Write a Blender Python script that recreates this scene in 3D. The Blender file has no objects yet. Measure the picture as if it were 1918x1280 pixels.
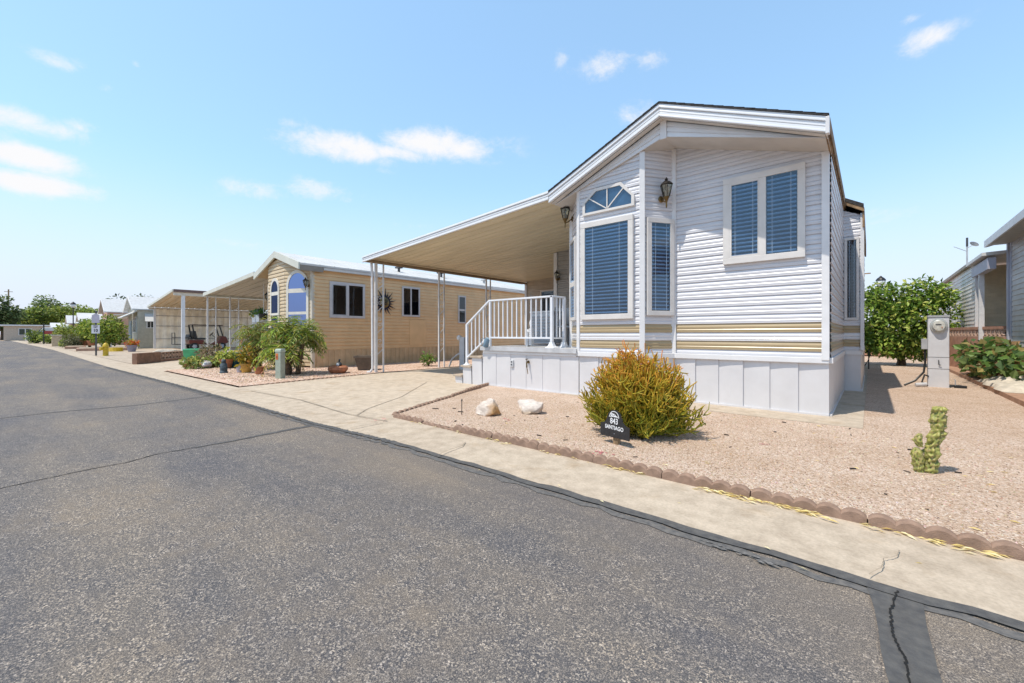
import bpy, bmesh, math, random
from mathutils import Vector, Matrix, Euler, noise
R=math.radians; PI=math.pi
rng=random.Random(7)
SUN_E=4.1; SKY_S=.15; SKY_DUST=.6; SKY_G=.55; SKY_TINT=(2.15,2.8,3.2); CLOUD_V=5.9; EXPO=.13; ASPH=1.3; HORIZ=(4.9,5.18,5.9); ZEN=.3
scene=bpy.context.scene; COL=scene.collection
HC=1.15; FPX=780.; YAW=R(40.75); HY=626.
CA,SA=math.cos(YAW),math.sin(YAW)
def G(px,py,z=0.0):
    "ground point seen at photo pixel (px,py)"
    F=FPX*(HC-z)/(py-HY); r=(px-959)/FPX*F
    return Vector((CA*r-SA*F, SA*r+CA*F, z))
# ---------------------------------------------------------------- materials
MATS={}
def _n(nt,t,**k):
    n=nt.nodes.new(t)
    for a,b in k.items(): setattr(n,a,b)
    return n
def M(name,col,rough=.55,metal=0.,vari=.12,vs=6.,bump=0.,bs=60.,spec=.5,col2=None,dirt=0.,stretch=None):
    if name in MATS: return MATS[name]
    m=bpy.data.materials.new(name); m.use_nodes=True; nt=m.node_tree; L=nt.links.new
    p=nt.nodes['Principled BSDF']; p.inputs['Roughness'].default_value=rough; p.inputs['Metallic'].default_value=metal
    p.inputs['Specular IOR Level'].default_value=spec
    tc=_n(nt,'ShaderNodeTexCoord'); src=tc.outputs['Object']
    if stretch:
        mp=_n(nt,'ShaderNodeMapping'); mp.inputs['Scale'].default_value=stretch; L(src,mp.inputs['Vector']); src=mp.outputs['Vector']
    nz=_n(nt,'ShaderNodeTexNoise'); nz.inputs['Scale'].default_value=vs; nz.inputs['Detail'].default_value=6; L(src,nz.inputs['Vector'])
    c2=col2 or tuple(max(0,c*(1-vari*2)) for c in col)
    c1=col if col2 else tuple(min(1,c*(1+vari)) for c in col)
    rp=_n(nt,'ShaderNodeValToRGB'); rp.color_ramp.elements[0].position=.32; rp.color_ramp.elements[1].position=.68
    rp.color_ramp.elements[0].color=(*c2,1); rp.color_ramp.elements[1].color=(*c1,1)
    L(nz.outputs['Fac'],rp.inputs['Fac']); out=rp.outputs['Color']
    if dirt>0:
        n2=_n(nt,'ShaderNodeTexNoise'); n2.inputs['Scale'].default_value=vs*.23; n2.inputs['Detail'].default_value=8; n2.inputs['Roughness'].default_value=.7; L(src,n2.inputs['Vector'])
        r2=_n(nt,'ShaderNodeValToRGB'); r2.color_ramp.elements[0].position=.45; r2.color_ramp.elements[1].position=.75
        mx=_n(nt,'ShaderNodeMix',data_type='RGBA',blend_type='MULTIPLY'); 
        mm=_n(nt,'ShaderNodeMath',operation='MULTIPLY'); mm.inputs[1].default_value=dirt
        L(n2.outputs['Fac'],r2.inputs['Fac']); L(r2.outputs['Color'],mm.inputs[0]); L(mm.outputs[0],mx.inputs[0]); L(out,mx.inputs[6]); mx.inputs[7].default_value=(.55,.45,.36,1); out=mx.outputs[2]
    L(out,p.inputs['Base Color'])
    if bump>0:
        b=_n(nt,'ShaderNodeBump'); b.inputs['Strength'].default_value=bump; b.inputs['Distance'].default_value=.02
        n3=_n(nt,'ShaderNodeTexNoise'); n3.inputs['Scale'].default_value=bs; n3.inputs['Detail'].default_value=4; L(src,n3.inputs['Vector'])
        L(n3.outputs['Fac'],b.inputs['Height']); L(b.outputs['Normal'],p.inputs['Normal'])
    MATS[name]=m; return m
def leafmat(name,rough=.5,trans=.35,spec=.4):
    m=bpy.data.materials.new(name); m.use_nodes=True; nt=m.node_tree; L=nt.links.new
    p=nt.nodes['Principled BSDF']; p.inputs['Roughness'].default_value=rough; p.inputs['Specular IOR Level'].default_value=spec
    at=_n(nt,'ShaderNodeAttribute',attribute_name='Col'); 
    hs=_n(nt,'ShaderNodeHueSaturation'); nz=_n(nt,'ShaderNodeTexNoise'); nz.inputs['Scale'].default_value=9
    mr=_n(nt,'ShaderNodeMapRange'); mr.inputs[3].default_value=.75; mr.inputs[4].default_value=1.3
    L(nz.outputs['Fac'],mr.inputs[0]); L(mr.outputs[0],hs.inputs['Value']); L(at.outputs['Color'],hs.inputs['Color'])
    L(hs.outputs['Color'],p.inputs['Base Color'])
    if trans>0:
        t=_n(nt,'ShaderNodeBsdfTranslucent'); mx=_n(nt,'ShaderNodeMixShader'); mx.inputs[0].default_value=trans
        L(hs.outputs['Color'],t.inputs['Color']); L(p.outputs[0],mx.inputs[1]); L(t.outputs[0],mx.inputs[2])
        L(mx.outputs[0],nt.nodes['Material Output'].inputs['Surface'])
    return m
def glassmat(name,tint,refl=1.0,gc=(.85,.93,1)):
    m=bpy.data.materials.new(name); m.use_nodes=True; nt=m.node_tree; L=nt.links.new
    nt.nodes.remove(nt.nodes['Principled BSDF'])
    t=_n(nt,'ShaderNodeBsdfTransparent'); t.inputs['Color'].default_value=(*tint,1)
    g=_n(nt,'ShaderNodeBsdfGlossy'); g.inputs['Roughness'].default_value=.03; g.inputs['Color'].default_value=(*gc,1)
    f=_n(nt,'ShaderNodeFresnel'); f.inputs['IOR'].default_value=1.7
    tc=_n(nt,'ShaderNodeTexCoord'); nz=_n(nt,'ShaderNodeTexNoise'); nz.inputs['Scale'].default_value=1.3; L(tc.outputs['Object'],nz.inputs['Vector'])
    b=_n(nt,'ShaderNodeBump'); b.inputs['Strength'].default_value=.08; b.inputs['Distance'].default_value=.05; L(nz.outputs['Fac'],b.inputs['Height']); L(b.outputs['Normal'],g.inputs['Normal'])
    mm=_n(nt,'ShaderNodeMath',operation='MULTIPLY_ADD'); mm.inputs[1].default_value=refl; mm.inputs[2].default_value=.05; mm.use_clamp=True
    L(f.outputs[0],mm.inputs[0])
    mx=_n(nt,'ShaderNodeMixShader'); L(mm.outputs[0],mx.inputs[0]); L(t.outputs[0],mx.inputs[1]); L(g.outputs[0],mx.inputs[2])
    L(mx.outputs[0],nt.nodes['Material Output'].inputs['Surface']); return m
# ---------------------------------------------------------------- mesh builder
class MB:
    def __init__(s,o=(0,0,0)): s.o=Vector(o); s.v=[]; s.f=[]; s.mi=[]; s.c=[]; s.has=False; s.cur=0; s.col=(1,1,1)
    def av(s,p): s.v.append(Vector(p)-s.o); s.c.append(s.col); return len(s.v)-1
    def face(s,ids,mi=None): s.f.append(tuple(ids)); s.mi.append(s.cur if mi is None else mi)
    def poly(s,pts,mi=None): s.face([s.av(p) for p in pts],mi)
    def box(s,x0,x1,y0,y1,z0,z1,mi=None): s.obox(Vector(((x0+x1)/2,(y0+y1)/2,(z0+z1)/2)),Vector(((x1-x0)/2,0,0)),Vector((0,(y1-y0)/2,0)),Vector((0,0,(z1-z0)/2)),mi)
    def obox(s,c,a,b,d,mi=None):
        c=Vector(c); i=[s.av(c+sx*a+sy*b+sz*d) for sz in(-1,1) for sy in(-1,1) for sx in(-1,1)]
        for q in((0,2,3,1),(4,5,7,6),(0,1,5,4),(2,6,7,3),(0,4,6,2),(1,3,7,5)): s.face([i[k] for k in q],mi)
    def fbox(s,fr,u0,u1,d0,d1,z0,z1,mi=None):
        O,U,N=fr; Z=Vector((0,0,1)); s.obox(O+U*(u0+u1)/2+N*(d0+d1)/2+Z*(z0+z1)/2,U*(u1-u0)/2,N*(d1-d0)/2,Z*(z1-z0)/2,mi)
    def bar(s,p,q,w,h=None,up=(0,0,1),mi=None):
        p=Vector(p);q=Vector(q);d=q-p; h=h or w
        if d.length<1e-6:return
        t=d.normalized(); u=Vector(up)
        if abs(t.dot(u))>.98: u=Vector((1,0,0))
        a=t.cross(u).normalized(); b=a.cross(t).normalized()
        s.obox((p+q)/2,d/2,a*w/2,b*h/2,mi)
    def tube(s,pts,rad,n=8,cap=True,mi=None,cols=None):
        pts=[Vector(p) for p in pts]; k=len(pts)
        if not hasattr(rad,'__len__'): rad=[rad]*k
        rings=[]; a=None
        for i,p in enumerate(pts):
            t=(pts[min(i+1,k-1)]-pts[max(i-1,0)])
            t=t.normalized() if t.length>1e-9 else Vector((0,0,1))
            if a is None:
                u=Vector((0,0,1)) if abs(t.z)<.9 else Vector((1,0,0)); a=t.cross(u).normalized()
            else:
                a=(a-t*a.dot(t)); a=a.normalized() if a.length>1e-6 else t.orthogonal().normalized()
            b=t.cross(a)
            if cols: s.col=cols[i]
            rings.append([s.av(p+(a*math.cos(2*PI*j/n)+b*math.sin(2*PI*j/n))*rad[i]) for j in range(n)])
        for i in range(k-1):
            for j in range(n): s.face((rings[i][j],rings[i][(j+1)%n],rings[i+1][(j+1)%n],rings[i+1][j]),mi)
        if cap: s.face(rings[0][::-1],mi); s.face(rings[-1],mi)
    def lathe(s,c,prof,n=20,mi=None,axis=None):
        c=Vector(c); ax=Vector(axis).normalized() if axis else Vector((0,0,1)); a=ax.orthogonal().normalized() if axis else Vector((1,0,0)); b=ax.cross(a)
        rings=[[s.av(c+ax*z+(a*math.cos(2*PI*j/n)+b*math.sin(2*PI*j/n))*max(r,1e-4)) for j in range(n)] for r,z in prof]
        for i in range(len(prof)-1):
            for j in range(n): s.face((rings[i][j],rings[i][(j+1)%n],rings[i+1][(j+1)%n],rings[i+1][j]),mi)
        s.face(rings[0][::-1],mi); s.face(rings[-1],mi)
    def prism(s,pts,ext,mi=None):
        ext=Vector(ext); a=[s.av(p) for p in pts]; b=[s.av(Vector(p)+ext) for p in pts]; n=len(a)
        s.face(a[::-1],mi); s.face(b,mi)
        for i in range(n): s.face((a[i],a[(i+1)%n],b[(i+1)%n],b[i]),mi)
    def build(s,name,mats,parent=None,smooth=False,bevel=0.,label=None,kind=None,recalc=True):
        me=bpy.data.meshes.new(name); me.from_pydata([tuple(v) for v in s.v],[],s.f); me.update()
        ms=mats if isinstance(mats,(list,tuple)) else [mats]
        for m in ms: me.materials.append(m)
        if len(ms)>1: me.polygons.foreach_set('material_index',s.mi)
        if any(c!=(1,1,1) for c in s.c):
            at=me.color_attributes.new('Col','FLOAT_COLOR','POINT'); fl=[]
            for c in s.c: fl.extend((c[0],c[1],c[2],1.))
            at.data.foreach_set('color',fl)
        if recalc and len(s.f)<60000:
            bm=bmesh.new(); bm.from_mesh(me); bmesh.ops.recalc_face_normals(bm,faces=bm.faces[:]); bm.to_mesh(me); bm.free()
        if smooth: me.polygons.foreach_set('use_smooth',[True]*len(me.polygons))
        o=bpy.data.objects.new(name,me); COL.objects.link(o)
        if parent is not None: o.parent=parent
        else: o.location=s.o
        if bevel>0:
            md=o.modifiers.new('bevel','BEVEL'); md.width=bevel; md.segments=2; md.limit_method='ANGLE'; md.angle_limit=R(40)
        if smooth and smooth!='full':
            try:
                me.set_sharp_from_angle(angle=R(35))
            except Exception: pass
        if label: o['label']=label
        if kind: o['kind']=kind
        return o
def thing(name,label,cat,loc=(0,0,0),rz=0,group=None):
    o=bpy.data.objects.new(name,None); o.empty_display_size=.2; COL.objects.link(o); o.location=loc; o.rotation_euler=(0,0,rz)
    o['label']=label; o['category']=cat
    if group:o['group']=group
    return o
def tag(o,label,cat,group=None):
    o['label']=label;o['category']=cat
    if group:o['group']=group
    return o
def copy_tree(o,parent=None):
    c=o.copy(); COL.objects.link(c)
    if parent is not None: c.parent=parent
    for ch in list(o.children): copy_tree(ch,c)
    return c
def V(*a): return Vector(a)
# ---------------------------------------------------------------- shared materials
WHITE=M('white_siding',(.65,.655,.69),rough=.34,vari=.03,vs=3,bump=.09,bs=4,stretch=(1,1,6),dirt=.12)
BEIGE=M('beige_siding',(.42,.325,.19),rough=.3,vari=.03,vs=3,bump=.05,bs=5,stretch=(1,1,6),dirt=.1)
SHINY=M('bare_siding',(.70,.69,.70),rough=.2,vari=.03,vs=3,metal=.12,bump=.05,bs=5,stretch=(1,1,6))
TRIM=M('white_trim',(.72,.72,.73),rough=.42,vari=.03,vs=5,dirt=.08)
FASCIA=M('white_fascia',(.74,.76,.79),rough=.3,vari=.02,vs=4,dirt=.06)
SKIRT=M('white_skirting',(.64,.63,.64),rough=.42,vari=.03,vs=2.5,bump=.12,bs=3,dirt=.16)
SOFFIT=M('soffit',(.62,.59,.55),rough=.55,vari=.06,vs=3,dirt=.15)
WOODEDGE=M('weathered_eave_edge',(.30,.19,.10),rough=.8,vari=.25,vs=12)
SHINGLE=M('dark_shingles',(.045,.042,.042),rough=.9,vari=.3,vs=25,bump=.5,bs=30)
AWN=M('tan_awning_pan',(.77,.685,.50),rough=.42,vari=.07,vs=2,dirt=.15,stretch=(.3,3,1))
POSTW=M('white_post_paint',(.68,.68,.69),rough=.45,vari=.05,vs=8,dirt=.2)
RAIL=M('white_rail_paint',(.74,.76,.80),rough=.35,vari=.03,vs=6,dirt=.08)
FRAMEW=M('window_frame_cream',(.66,.635,.61),rough=.5,vari=.04,vs=6,dirt=.12)
BLIND=M('blind_slat',(.50,.64,.80),rough=.45,vari=.05,vs=4)
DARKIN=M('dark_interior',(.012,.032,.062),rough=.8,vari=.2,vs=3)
SASH=M('grey_sash',(.36,.34,.33),rough=.5,vari=.08)
GLASS=glassmat('window_glass',(.58,.80,1.0),.5)
DGLASS=glassmat('dark_glass',(.35,.37,.42),.45)
MIRROR=glassmat('reflective_glass',(.34,.36,.46),.9,(.20,.27,.50))
BRONZE=M('lantern_bronze',(.035,.03,.026),rough=.4,metal=.6,vari=.3,vs=30)
BRASS=M('lantern_brass',(.20,.13,.05),rough=.4,metal=.8,vari=.25,vs=30)
LGLASS=glassmat('lantern_glass',(.75,.72,.62),.8)
BLACK=M('black_metal',(.012,.012,.013),rough=.45,vari=.2)
DGREY=M('dark_grey_metal',(.06,.06,.065),rough=.5,vari=.2)
GREYM=M('grey_metal',(.42,.43,.45),rough=.5,vari=.08,vs=5,dirt=.2)
LGREY=M('light_grey_paint',(.55,.56,.58),rough=.5,vari=.04,vs=5,dirt=.25)
TREAD=M('tan_step_tread',(.46,.37,.28),rough=.75,vari=.1,vs=9)
DECKW=M('grey_deck_board',(.50,.51,.53),rough=.6,vari=.08,vs=7,dirt=.2)
TANS=M('tan_siding',(.74,.50,.265),rough=.5,vari=.04,vs=3,dirt=.12)
TANSK=M('tan_ribbed_skirting',(.62,.45,.27),rough=.6,vari=.08,vs=4,dirt=.25)
CREAM=M('cream_trim',(.62,.56,.46),rough=.5,vari=.05,vs=5)
ROOFW=M('white_metal_roof',(.64,.63,.61),rough=.45,vari=.05,vs=2,dirt=.15)
SAGE=M('sage_fascia',(.60,.60,.53),rough=.5,vari=.04,vs=3)
TERRA=M('terracotta',(.42,.17,.085),rough=.75,vari=.15,vs=9,dirt=.2)
PINKC=M('pink_scallop_concrete',(.31,.205,.15),rough=.88,vari=.12,vs=18,bump=.3,bs=140,dirt=.2)
WOOD=M('weathered_wood',(.33,.22,.12),rough=.85,vari=.3,vs=30,stretch=(1,1,.12),bump=.3,bs=60)
BARK=M('bark',(.14,.095,.06),rough=.9,vari=.35,vs=20,bump=.6,bs=30)
LEAF=leafmat('leaf'); TWIG=leafmat('twig_skin',rough=.45,trans=.12); STONEC=leafmat('stone_chips',rough=.9,trans=0,spec=.2)
# ---------------------------------------------------------------- geometry helpers
PROF=((0,.0),(.0,.015),(.03,.0195),(.10,.0185),(.24,.0215),(.30,.020),(.43,.0095),(.445,.0165),(.50,.0175),(.62,.0185),(.68,.017),(.96,.001),(1.,.0))
LAP=((0,.0),(.0,.016),(1.,.001))
def clipu(poly,z):
    us=[]
    n=len(poly)
    for i in range(n):
        (u0,z0),(u1,z1)=poly[i],poly[(i+1)%n]
        if abs(z1-z0)<1e-9:
            if abs(z-z0)<1e-6: us+= [u0,u1]
            continue
        t=(z-z0)/(z1-z0)
        if -1e-6<=t<=1+1e-6: us.append(u0+t*(u1-u0))
    return (min(us),max(us)) if len(us)>1 else None
def siding(mb,fr,poly,course,rowmat=None,prof=PROF,z0=None):
    O,U,N=fr; zs=[p[1] for p in poly]; zb=min(zs) if z0 is None else z0; zt=max(zs); k=0; Z=Vector((0,0,1))
    # backing
    mb.poly([O+U*u+Z*z for u,z in poly],0)
    while zb+k*course<zt-1e-4:
        a=zb+k*course; b=min(a+course,zt); pts=[]
        for t,d in prof:
            z=min(a+t*course,b); c=clipu(poly,min(max(z,min(zs)+1e-5),zt-1e-5))
            if c is None: continue
            pts.append((z,d+.004,c))
        mi=rowmat(k) if rowmat else 0
        ids=[(mb.av(O+U*c[0]+Z*z+N*d),mb.av(O+U*c[1]+Z*z+N*d)) for z,d,c in pts]
        for i in range(len(ids)-1): mb.face((ids[i][0],ids[i][1],ids[i+1][1],ids[i+1][0]),mi)
        k+=1
def frame_of(p,q,flip=1):
    p=Vector(p);q=Vector(q);U=(q-p).normalized(); N=U.cross(Vector((0,0,1)))*flip
    return (p,U,N),(q-p).length
def blinds(mb,fr,u0,u1,z0,z1,d,pitch=.048,tilt=.55,w=.042):
    O,U,N=fr;Z=Vector((0,0,1)); z=z0+.02
    while z<z1-.02:
        mb.obox(O+U*(u0+u1)/2+N*d+Z*z,U*(u1-u0)/2,(N*math.cos(tilt)+Z*math.sin(tilt))*w/2,(Z*math.cos(tilt)-N*math.sin(tilt))*.0015)
        z+=pitch
    for uu in (u0+.18*(u1-u0),u0+.82*(u1-u0)): mb.fbox(fr,uu-.002,uu+.002,d+.018,d+.020,z0,z1)
def window(parent,fr,u0,u1,z0,z1,o,border=.085,mull=(),trans=(),name='window',fm=None,gm=None,bl=True,depth=.078,label=None,back=None,sash=None):
    fm=fm or FRAMEW; gm=gm or GLASS
    m=MB(o); d0=.0
    m.fbox(fr,u0,u1,d0,depth,z0,z0+border); m.fbox(fr,u0,u1,d0,depth,z1-border,z1)
    m.fbox(fr,u0,u0+border,d0,depth-.002,z0+border,z1-border); m.fbox(fr,u1-border,u1,d0,depth-.002,z0+border,z1-border)
    for a,b in mull: m.fbox(fr,a,b,d0,depth-.004,z0+border,z1-border)
    for a,b in trans: m.fbox(fr,u0+border,u1-border,d0,depth-.006,a,b)
    # sill lip
    w=m.build(name,fm,parent,bevel=.004,label=label)
    ed=[u0+border]+[e for ab in mull for e in ab]+[u1-border]
    i0=MB(o)
    for k in range(0,len(ed),2): i0.fbox(fr,ed[k],ed[k+1],.030,.0325,z0+border,z1-border)
    i0.build('window_recess',back or DARKIN,w)
    for k in range(0,len(ed),2):
        a,b=ed[k],ed[k+1]
        if bl:
            bb=MB(o); blinds(bb,fr,a+.012,b-.012,z0+border+.01,z1-border-.01,(depth-.012+.033)/2,pitch=.060,w=min(.034,(depth-.046)*.98),tilt=.55); bb.build('blind',BLIND,w)
        g=MB(o); zz0,zz1=z0+border,z1-border
        dd=depth-.012
        O,U,N=fr; Z=Vector((0,0,1))
        g.poly([O+U*a+N*dd+Z*zz0,O+U*b+N*dd+Z*zz0,O+U*b+N*dd+Z*zz1,O+U*a+N*dd+Z*zz1]); g.build('pane',gm,w)
        if sash and k==0:
            s=MB(o); t=.03
            s.fbox(fr,a,b,dd-.002,dd+.010,zz0,zz0+t); s.fbox(fr,a,b,dd-.002,dd+.010,zz1-t,zz1); s.fbox(fr,a,a+t,dd-.002,dd+.010,zz0+t,zz1-t); s.fbox(fr,b-t*.5,b,dd-.002,dd+.010,zz0+t,zz1-t)
            s.build('sash',sash,w)
    return w
def leaf(mb,p,d,n,L,W,col):
    "one folded leaf: from p along d, facing n"
    d=d.normalized(); s=d.cross(n)
    if s.length<1e-4: s=d.orthogonal()
    s.normalize(); n2=s.cross(d); mb.col=col
    a=mb.av(p); b=mb.av(p+d*L*.5+s*W*.5+n2*W*.12); c=mb.av(p+d*L-n2*L*.12); e=mb.av(p+d*L*.5-s*W*.5+n2*W*.12)
    mb.face((a,b,c)); mb.face((a,c,e))
def rv(r): 
    while True:
        v=Vector((r.uniform(-1,1),r.uniform(-1,1),r.uniform(-1,1)))
        if .01<v.length<1: return v.normalized()
def crown(mb,clumps,n,size,pal,r,shell=.5,wr=.5,droop=.2):
    w=[(c[3]*c[4]*c[5])**.667 for c in clumps]; tot=sum(w)
    for c,wi in zip(clumps,w):
        k=int(n*wi/tot); C=Vector(c[:3]); tint=r.uniform(.72,1.25)
        for _ in range(k):
            d=rv(r); rad=1-shell*(r.random()**1.6); p=C+Vector((d.x*c[3],d.y*c[4],d.z*c[5]))*rad*r.uniform(.92,1.1)
            base=pal[int(r.random()**1.2*len(pal))%len(pal)]; t=tint*r.uniform(.75,1.3); col=tuple(x*t for x in base)
            dd=(d*.6+rv(r)*.9+Vector((0,0,-droop))); nn=(d*.5+rv(r)*.6+Vector((0,0,.6)))
            s=size*r.uniform(.6,1.35); leaf(mb,p,dd,nn,s,s*wr,col)
def limbs(mb,base,clumps,r0,r,nsub=2):
    base=Vector(base)
    zt=min(c[2] for c in clumps); fork=base+Vector((0,0,max(.25,(zt-base.z)*.55)))
    mb.tube([base-V(0,0,.06),base+(fork-base)*.4+V(.03,.02,0)*r0*5,fork],[r0*1.35,r0*1.05,r0*.9],8)
    for c in clumps:
        C=Vector(c[:3]); m=(fork+C)/2+rv(r)*.12*(C-fork).length
        mb.tube([fork-V(0,0,.05),m,C],[r0*.6,r0*.35,r0*.12],6)
        for _ in range(nsub):
            q=C+Vector((rv(r).x*c[3],rv(r).y*c[4],rv(r).z*c[5]))*.75; mb.tube([m,(m+q)/2+rv(r)*.05,q],[r0*.28,r0*.18,r0*.06],5)
def tree(name,label,cat,base,h,clumps,n,size,pal,seed,tr=.1,group=None,wr=.5,shell=.5):
    r=random.Random(seed); base=Vector(base); t=thing(name,label,cat,base,0,group)
    cl=[(base.x+c[0],base.y+c[1],base.z+c[2],c[3],c[4],c[5]) for c in clumps]
    a=MB(base); limbs(a,base,cl,tr,r); a.build('trunk',BARK,t,smooth=True)
    b=MB(base); crown(b,cl,n,size,pal,r,wr=wr,shell=shell); b.build('crown',LEAF,t,recalc=False)
    return t
def ball(mb,c,rx,ry,rz,nu=12,nv=8):
    c=Vector(c); rings=[]
    for i in range(nv+1):
        th=PI*i/nv; rings.append([mb.av(c+Vector((rx*math.sin(th)*math.cos(2*PI*j/nu),ry*math.sin(th)*math.sin(2*PI*j/nu),rz*math.cos(th)))) for j in range(nu)])
    for i in range(nv):
        for j in range(nu): mb.face((rings[i][j],rings[i+1][j],rings[i+1][(j+1)%nu],rings[i][(j+1)%nu]))
def rock(mb,c,sx,sy,sz,seed,planes=11,cf=None):
    r=random.Random(seed); bm=bmesh.new(); bmesh.ops.create_icosphere(bm,subdivisions=4,radius=1)
    pl=[(rv(r),r.uniform(.48,.88)) for _ in range(planes)]+[(Vector((0,0,-1)),.55)]
    base=len(mb.v); c=Vector(c)
    for v in bm.verts:
        d=v.co.normalized(); q=1.0
        for nn,hh in pl:
            k=d.dot(nn)
            if k>1e-3: q=min(q,hh/k)
        q*=1+.05*noise.noise(d*3.1+Vector((seed,0,0)))+.025*noise.noise(d*9)
        p=Vector((d.x*sx*q,d.y*sy*q,d.z*sz*q))
        mb.col=cf(p,d) if cf else (1,1,1); mb.av(c+p)
    for f in bm.faces: mb.face([base+v.index for v in f.verts])
    bm.free()
def text_mesh(txt,size,ext,font_mat,name,parent,loc,rot,align='CENTER',sx=1.0,bold=0):
    cu=bpy.data.curves.new(name,'FONT'); cu.body=txt; cu.size=size; cu.extrude=ext; cu.align_x=align; cu.align_y='CENTER'; cu.offset=bold; cu.resolution_u=3
    ob=bpy.data.objects.new('tmp_text',cu); COL.objects.link(ob); bpy.context.view_layer.update()
    me=bpy.data.meshes.new_from_object(ob.evaluated_get(bpy.context.evaluated_depsgraph_get())); bpy.data.objects.remove(ob)
    o=bpy.data.objects.new(name,me); me.name=name; me.materials.clear(); me.materials.append(font_mat); COL.objects.link(o); o.parent=parent; o.location=loc; o.rotation_euler=rot; o.scale=(sx,1,1); return o
# ---------------------------------------------------------------- camera, sun, sky
cam=bpy.data.cameras.new('camera'); cam.sensor_width=36; cam.sensor_fit='HORIZONTAL'; cam.lens=36*FPX/1918; cam.shift_y=(HY-640)/1918; cam.clip_end=3000; cam.clip_start=.05
co=bpy.data.objects.new('camera',cam); COL.objects.link(co); co.location=(0,0,HC); co.rotation_euler=(PI/2,0,YAW); scene.camera=co
SUNV=Vector((-.17,-.45,1)).normalized()
sl=bpy.data.lights.new('sun','SUN'); sl.energy=SUN_E; sl.angle=R(.5); sl.color=(1,.915,.795)
so=bpy.data.objects.new('sun',sl); COL.objects.link(so); so.rotation_euler=(-SUNV).to_track_quat('-Z','Y').to_euler(); so.location=(0,0,30)
w=bpy.data.worlds.new('World'); scene.world=w; w.use_nodes=True; nt=w.node_tree; L=nt.links.new
bg=nt.nodes['Background']; bg.inputs['Strength'].default_value=SKY_S
sky=_n(nt,'ShaderNodeTexSky',sky_type='NISHITA'); sky.sun_disc=False; sky.sun_elevation=math.asin(SUNV.z); sky.sun_rotation=math.atan2(SUNV.x,SUNV.y)%(2*PI)
sky.air_density=1.0; sky.dust_density=SKY_DUST; sky.ozone_density=1.0; sky.altitude=300
gain=_n(nt,'ShaderNodeMix',data_type='RGBA',blend_type='MULTIPLY'); gain.inputs[0].default_value=1; gain.inputs[7].default_value=(*SKY_TINT,1)
gm_=_n(nt,'ShaderNodeGamma'); gm_.inputs['Gamma'].default_value=SKY_G; L(sky.outputs['Color'],gm_.inputs['Color']); L(gm_.outputs[0],gain.inputs[6])
geo=_n(nt,'ShaderNodeTexCoord'); D=geo.outputs['Generated']
nzv=_n(nt,'ShaderNodeMapping'); nzv.inputs['Scale'].default_value=(1,1,1.5); L(D,nzv.inputs['Vector'])
cn=_n(nt,'ShaderNodeTexNoise'); cn.inputs['Scale'].default_value=15; cn.inputs['Detail'].default_value=12; cn.inputs['Roughness'].default_value=.68; cn.inputs['Distortion'].default_value=.25; L(nzv.outputs[0],cn.inputs['Vector'])
tot=None
CLOUDS=[(645,275,75,26,.95),(825,272,85,24,1.0),(735,285,60,14,.8),(545,232,22,10,.45),(905,262,50,12,.35),(480,357,48,16,.6),(600,358,55,20,.62),(712,320,22,9,.3),
 (60,232,75,24,.8),(140,236,35,12,.5),(45,292,85,24,.95),(60,345,95,20,1.),(110,118,45,13,.5),(150,122,20,13,.4),(192,165,22,11,.4),(255,122,8,8,.3),(365,110,20,9,.22),
 (1120,125,48,22,.62),(1220,112,24,18,.4),(1055,112,14,16,.4),(1740,66,52,24,.75),(1712,34,26,9,.5),(1185,212,36,24,.5),(1615,35,30,12,.2),(1660,405,45,22,.45),(430,455,70,14,.4),(750,422,45,8,.3),(285,425,30,7,.3)]
FV=Vector((-SA,CA,0)); RV=Vector((CA,SA,0))
for px,py,sx,sy,a in CLOUDS:
    d=FV+RV*((px-959)/FPX)+Vector((0,0,1))*((HY-py)/FPX); r=d.length; c=d/r; u=c.cross(Vector((0,0,1))).normalized(); v=u.cross(c)
    su=sx*1.15/FPX/r; sv=sy*.92/FPX/r
    if abs(px-959)>500: su*=.72
    nodes=[]
    for vec,s in((u,su),(v,sv)):
        k=_n(nt,'ShaderNodeVectorMath',operation='DOT_PRODUCT'); L(D,k.inputs[0]); k.inputs[1].default_value=vec/s
        q=_n(nt,'ShaderNodeMath',operation='MULTIPLY'); L(k.outputs['Value'],q.inputs[0]); L(k.outputs['Value'],q.inputs[1]); nodes.append(q)
    k=_n(nt,'ShaderNodeMath',operation='ADD'); L(nodes[0].outputs[0],k.inputs[0]); L(nodes[1].outputs[0],k.inputs[1])
    e=_n(nt,'ShaderNodeMath',operation='MULTIPLY'); e.inputs[1].default_value=-.75; L(k.outputs[0],e.inputs[0])
    x=_n(nt,'ShaderNodeMath',operation='EXPONENT'); L(e.outputs[0],x.inputs[0])
    fr=_n(nt,'ShaderNodeVectorMath',operation='DOT_PRODUCT'); L(D,fr.inputs[0]); fr.inputs[1].default_value=c
    gt=_n(nt,'ShaderNodeMath',operation='GREATER_THAN'); gt.inputs[1].default_value=.2; L(fr.outputs['Value'],gt.inputs[0])
    m1=_n(nt,'ShaderNodeMath',operation='MULTIPLY'); L(x.outputs[0],m1.inputs[0]); L(gt.outputs[0],m1.inputs[1])
    m2=_n(nt,'ShaderNodeMath',operation='MULTIPLY'); m2.inputs[1].default_value=a; L(m1.outputs[0],m2.inputs[0])
    if tot is None: tot=m2.outputs[0]
    else:
        t=_n(nt,'ShaderNodeMath',operation='MAXIMUM'); L(tot,t.inputs[0]); L(m2.outputs[0],t.inputs[1]); tot=t.outputs[0]
nn=_n(nt,'ShaderNodeMapRange'); nn.inputs[1].default_value=.33; nn.inputs[2].default_value=.68; nn.inputs[3].default_value=-.34; nn.inputs[4].default_value=.36; nn.clamp=True; L(cn.outputs['Fac'],nn.inputs[0])
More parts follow.
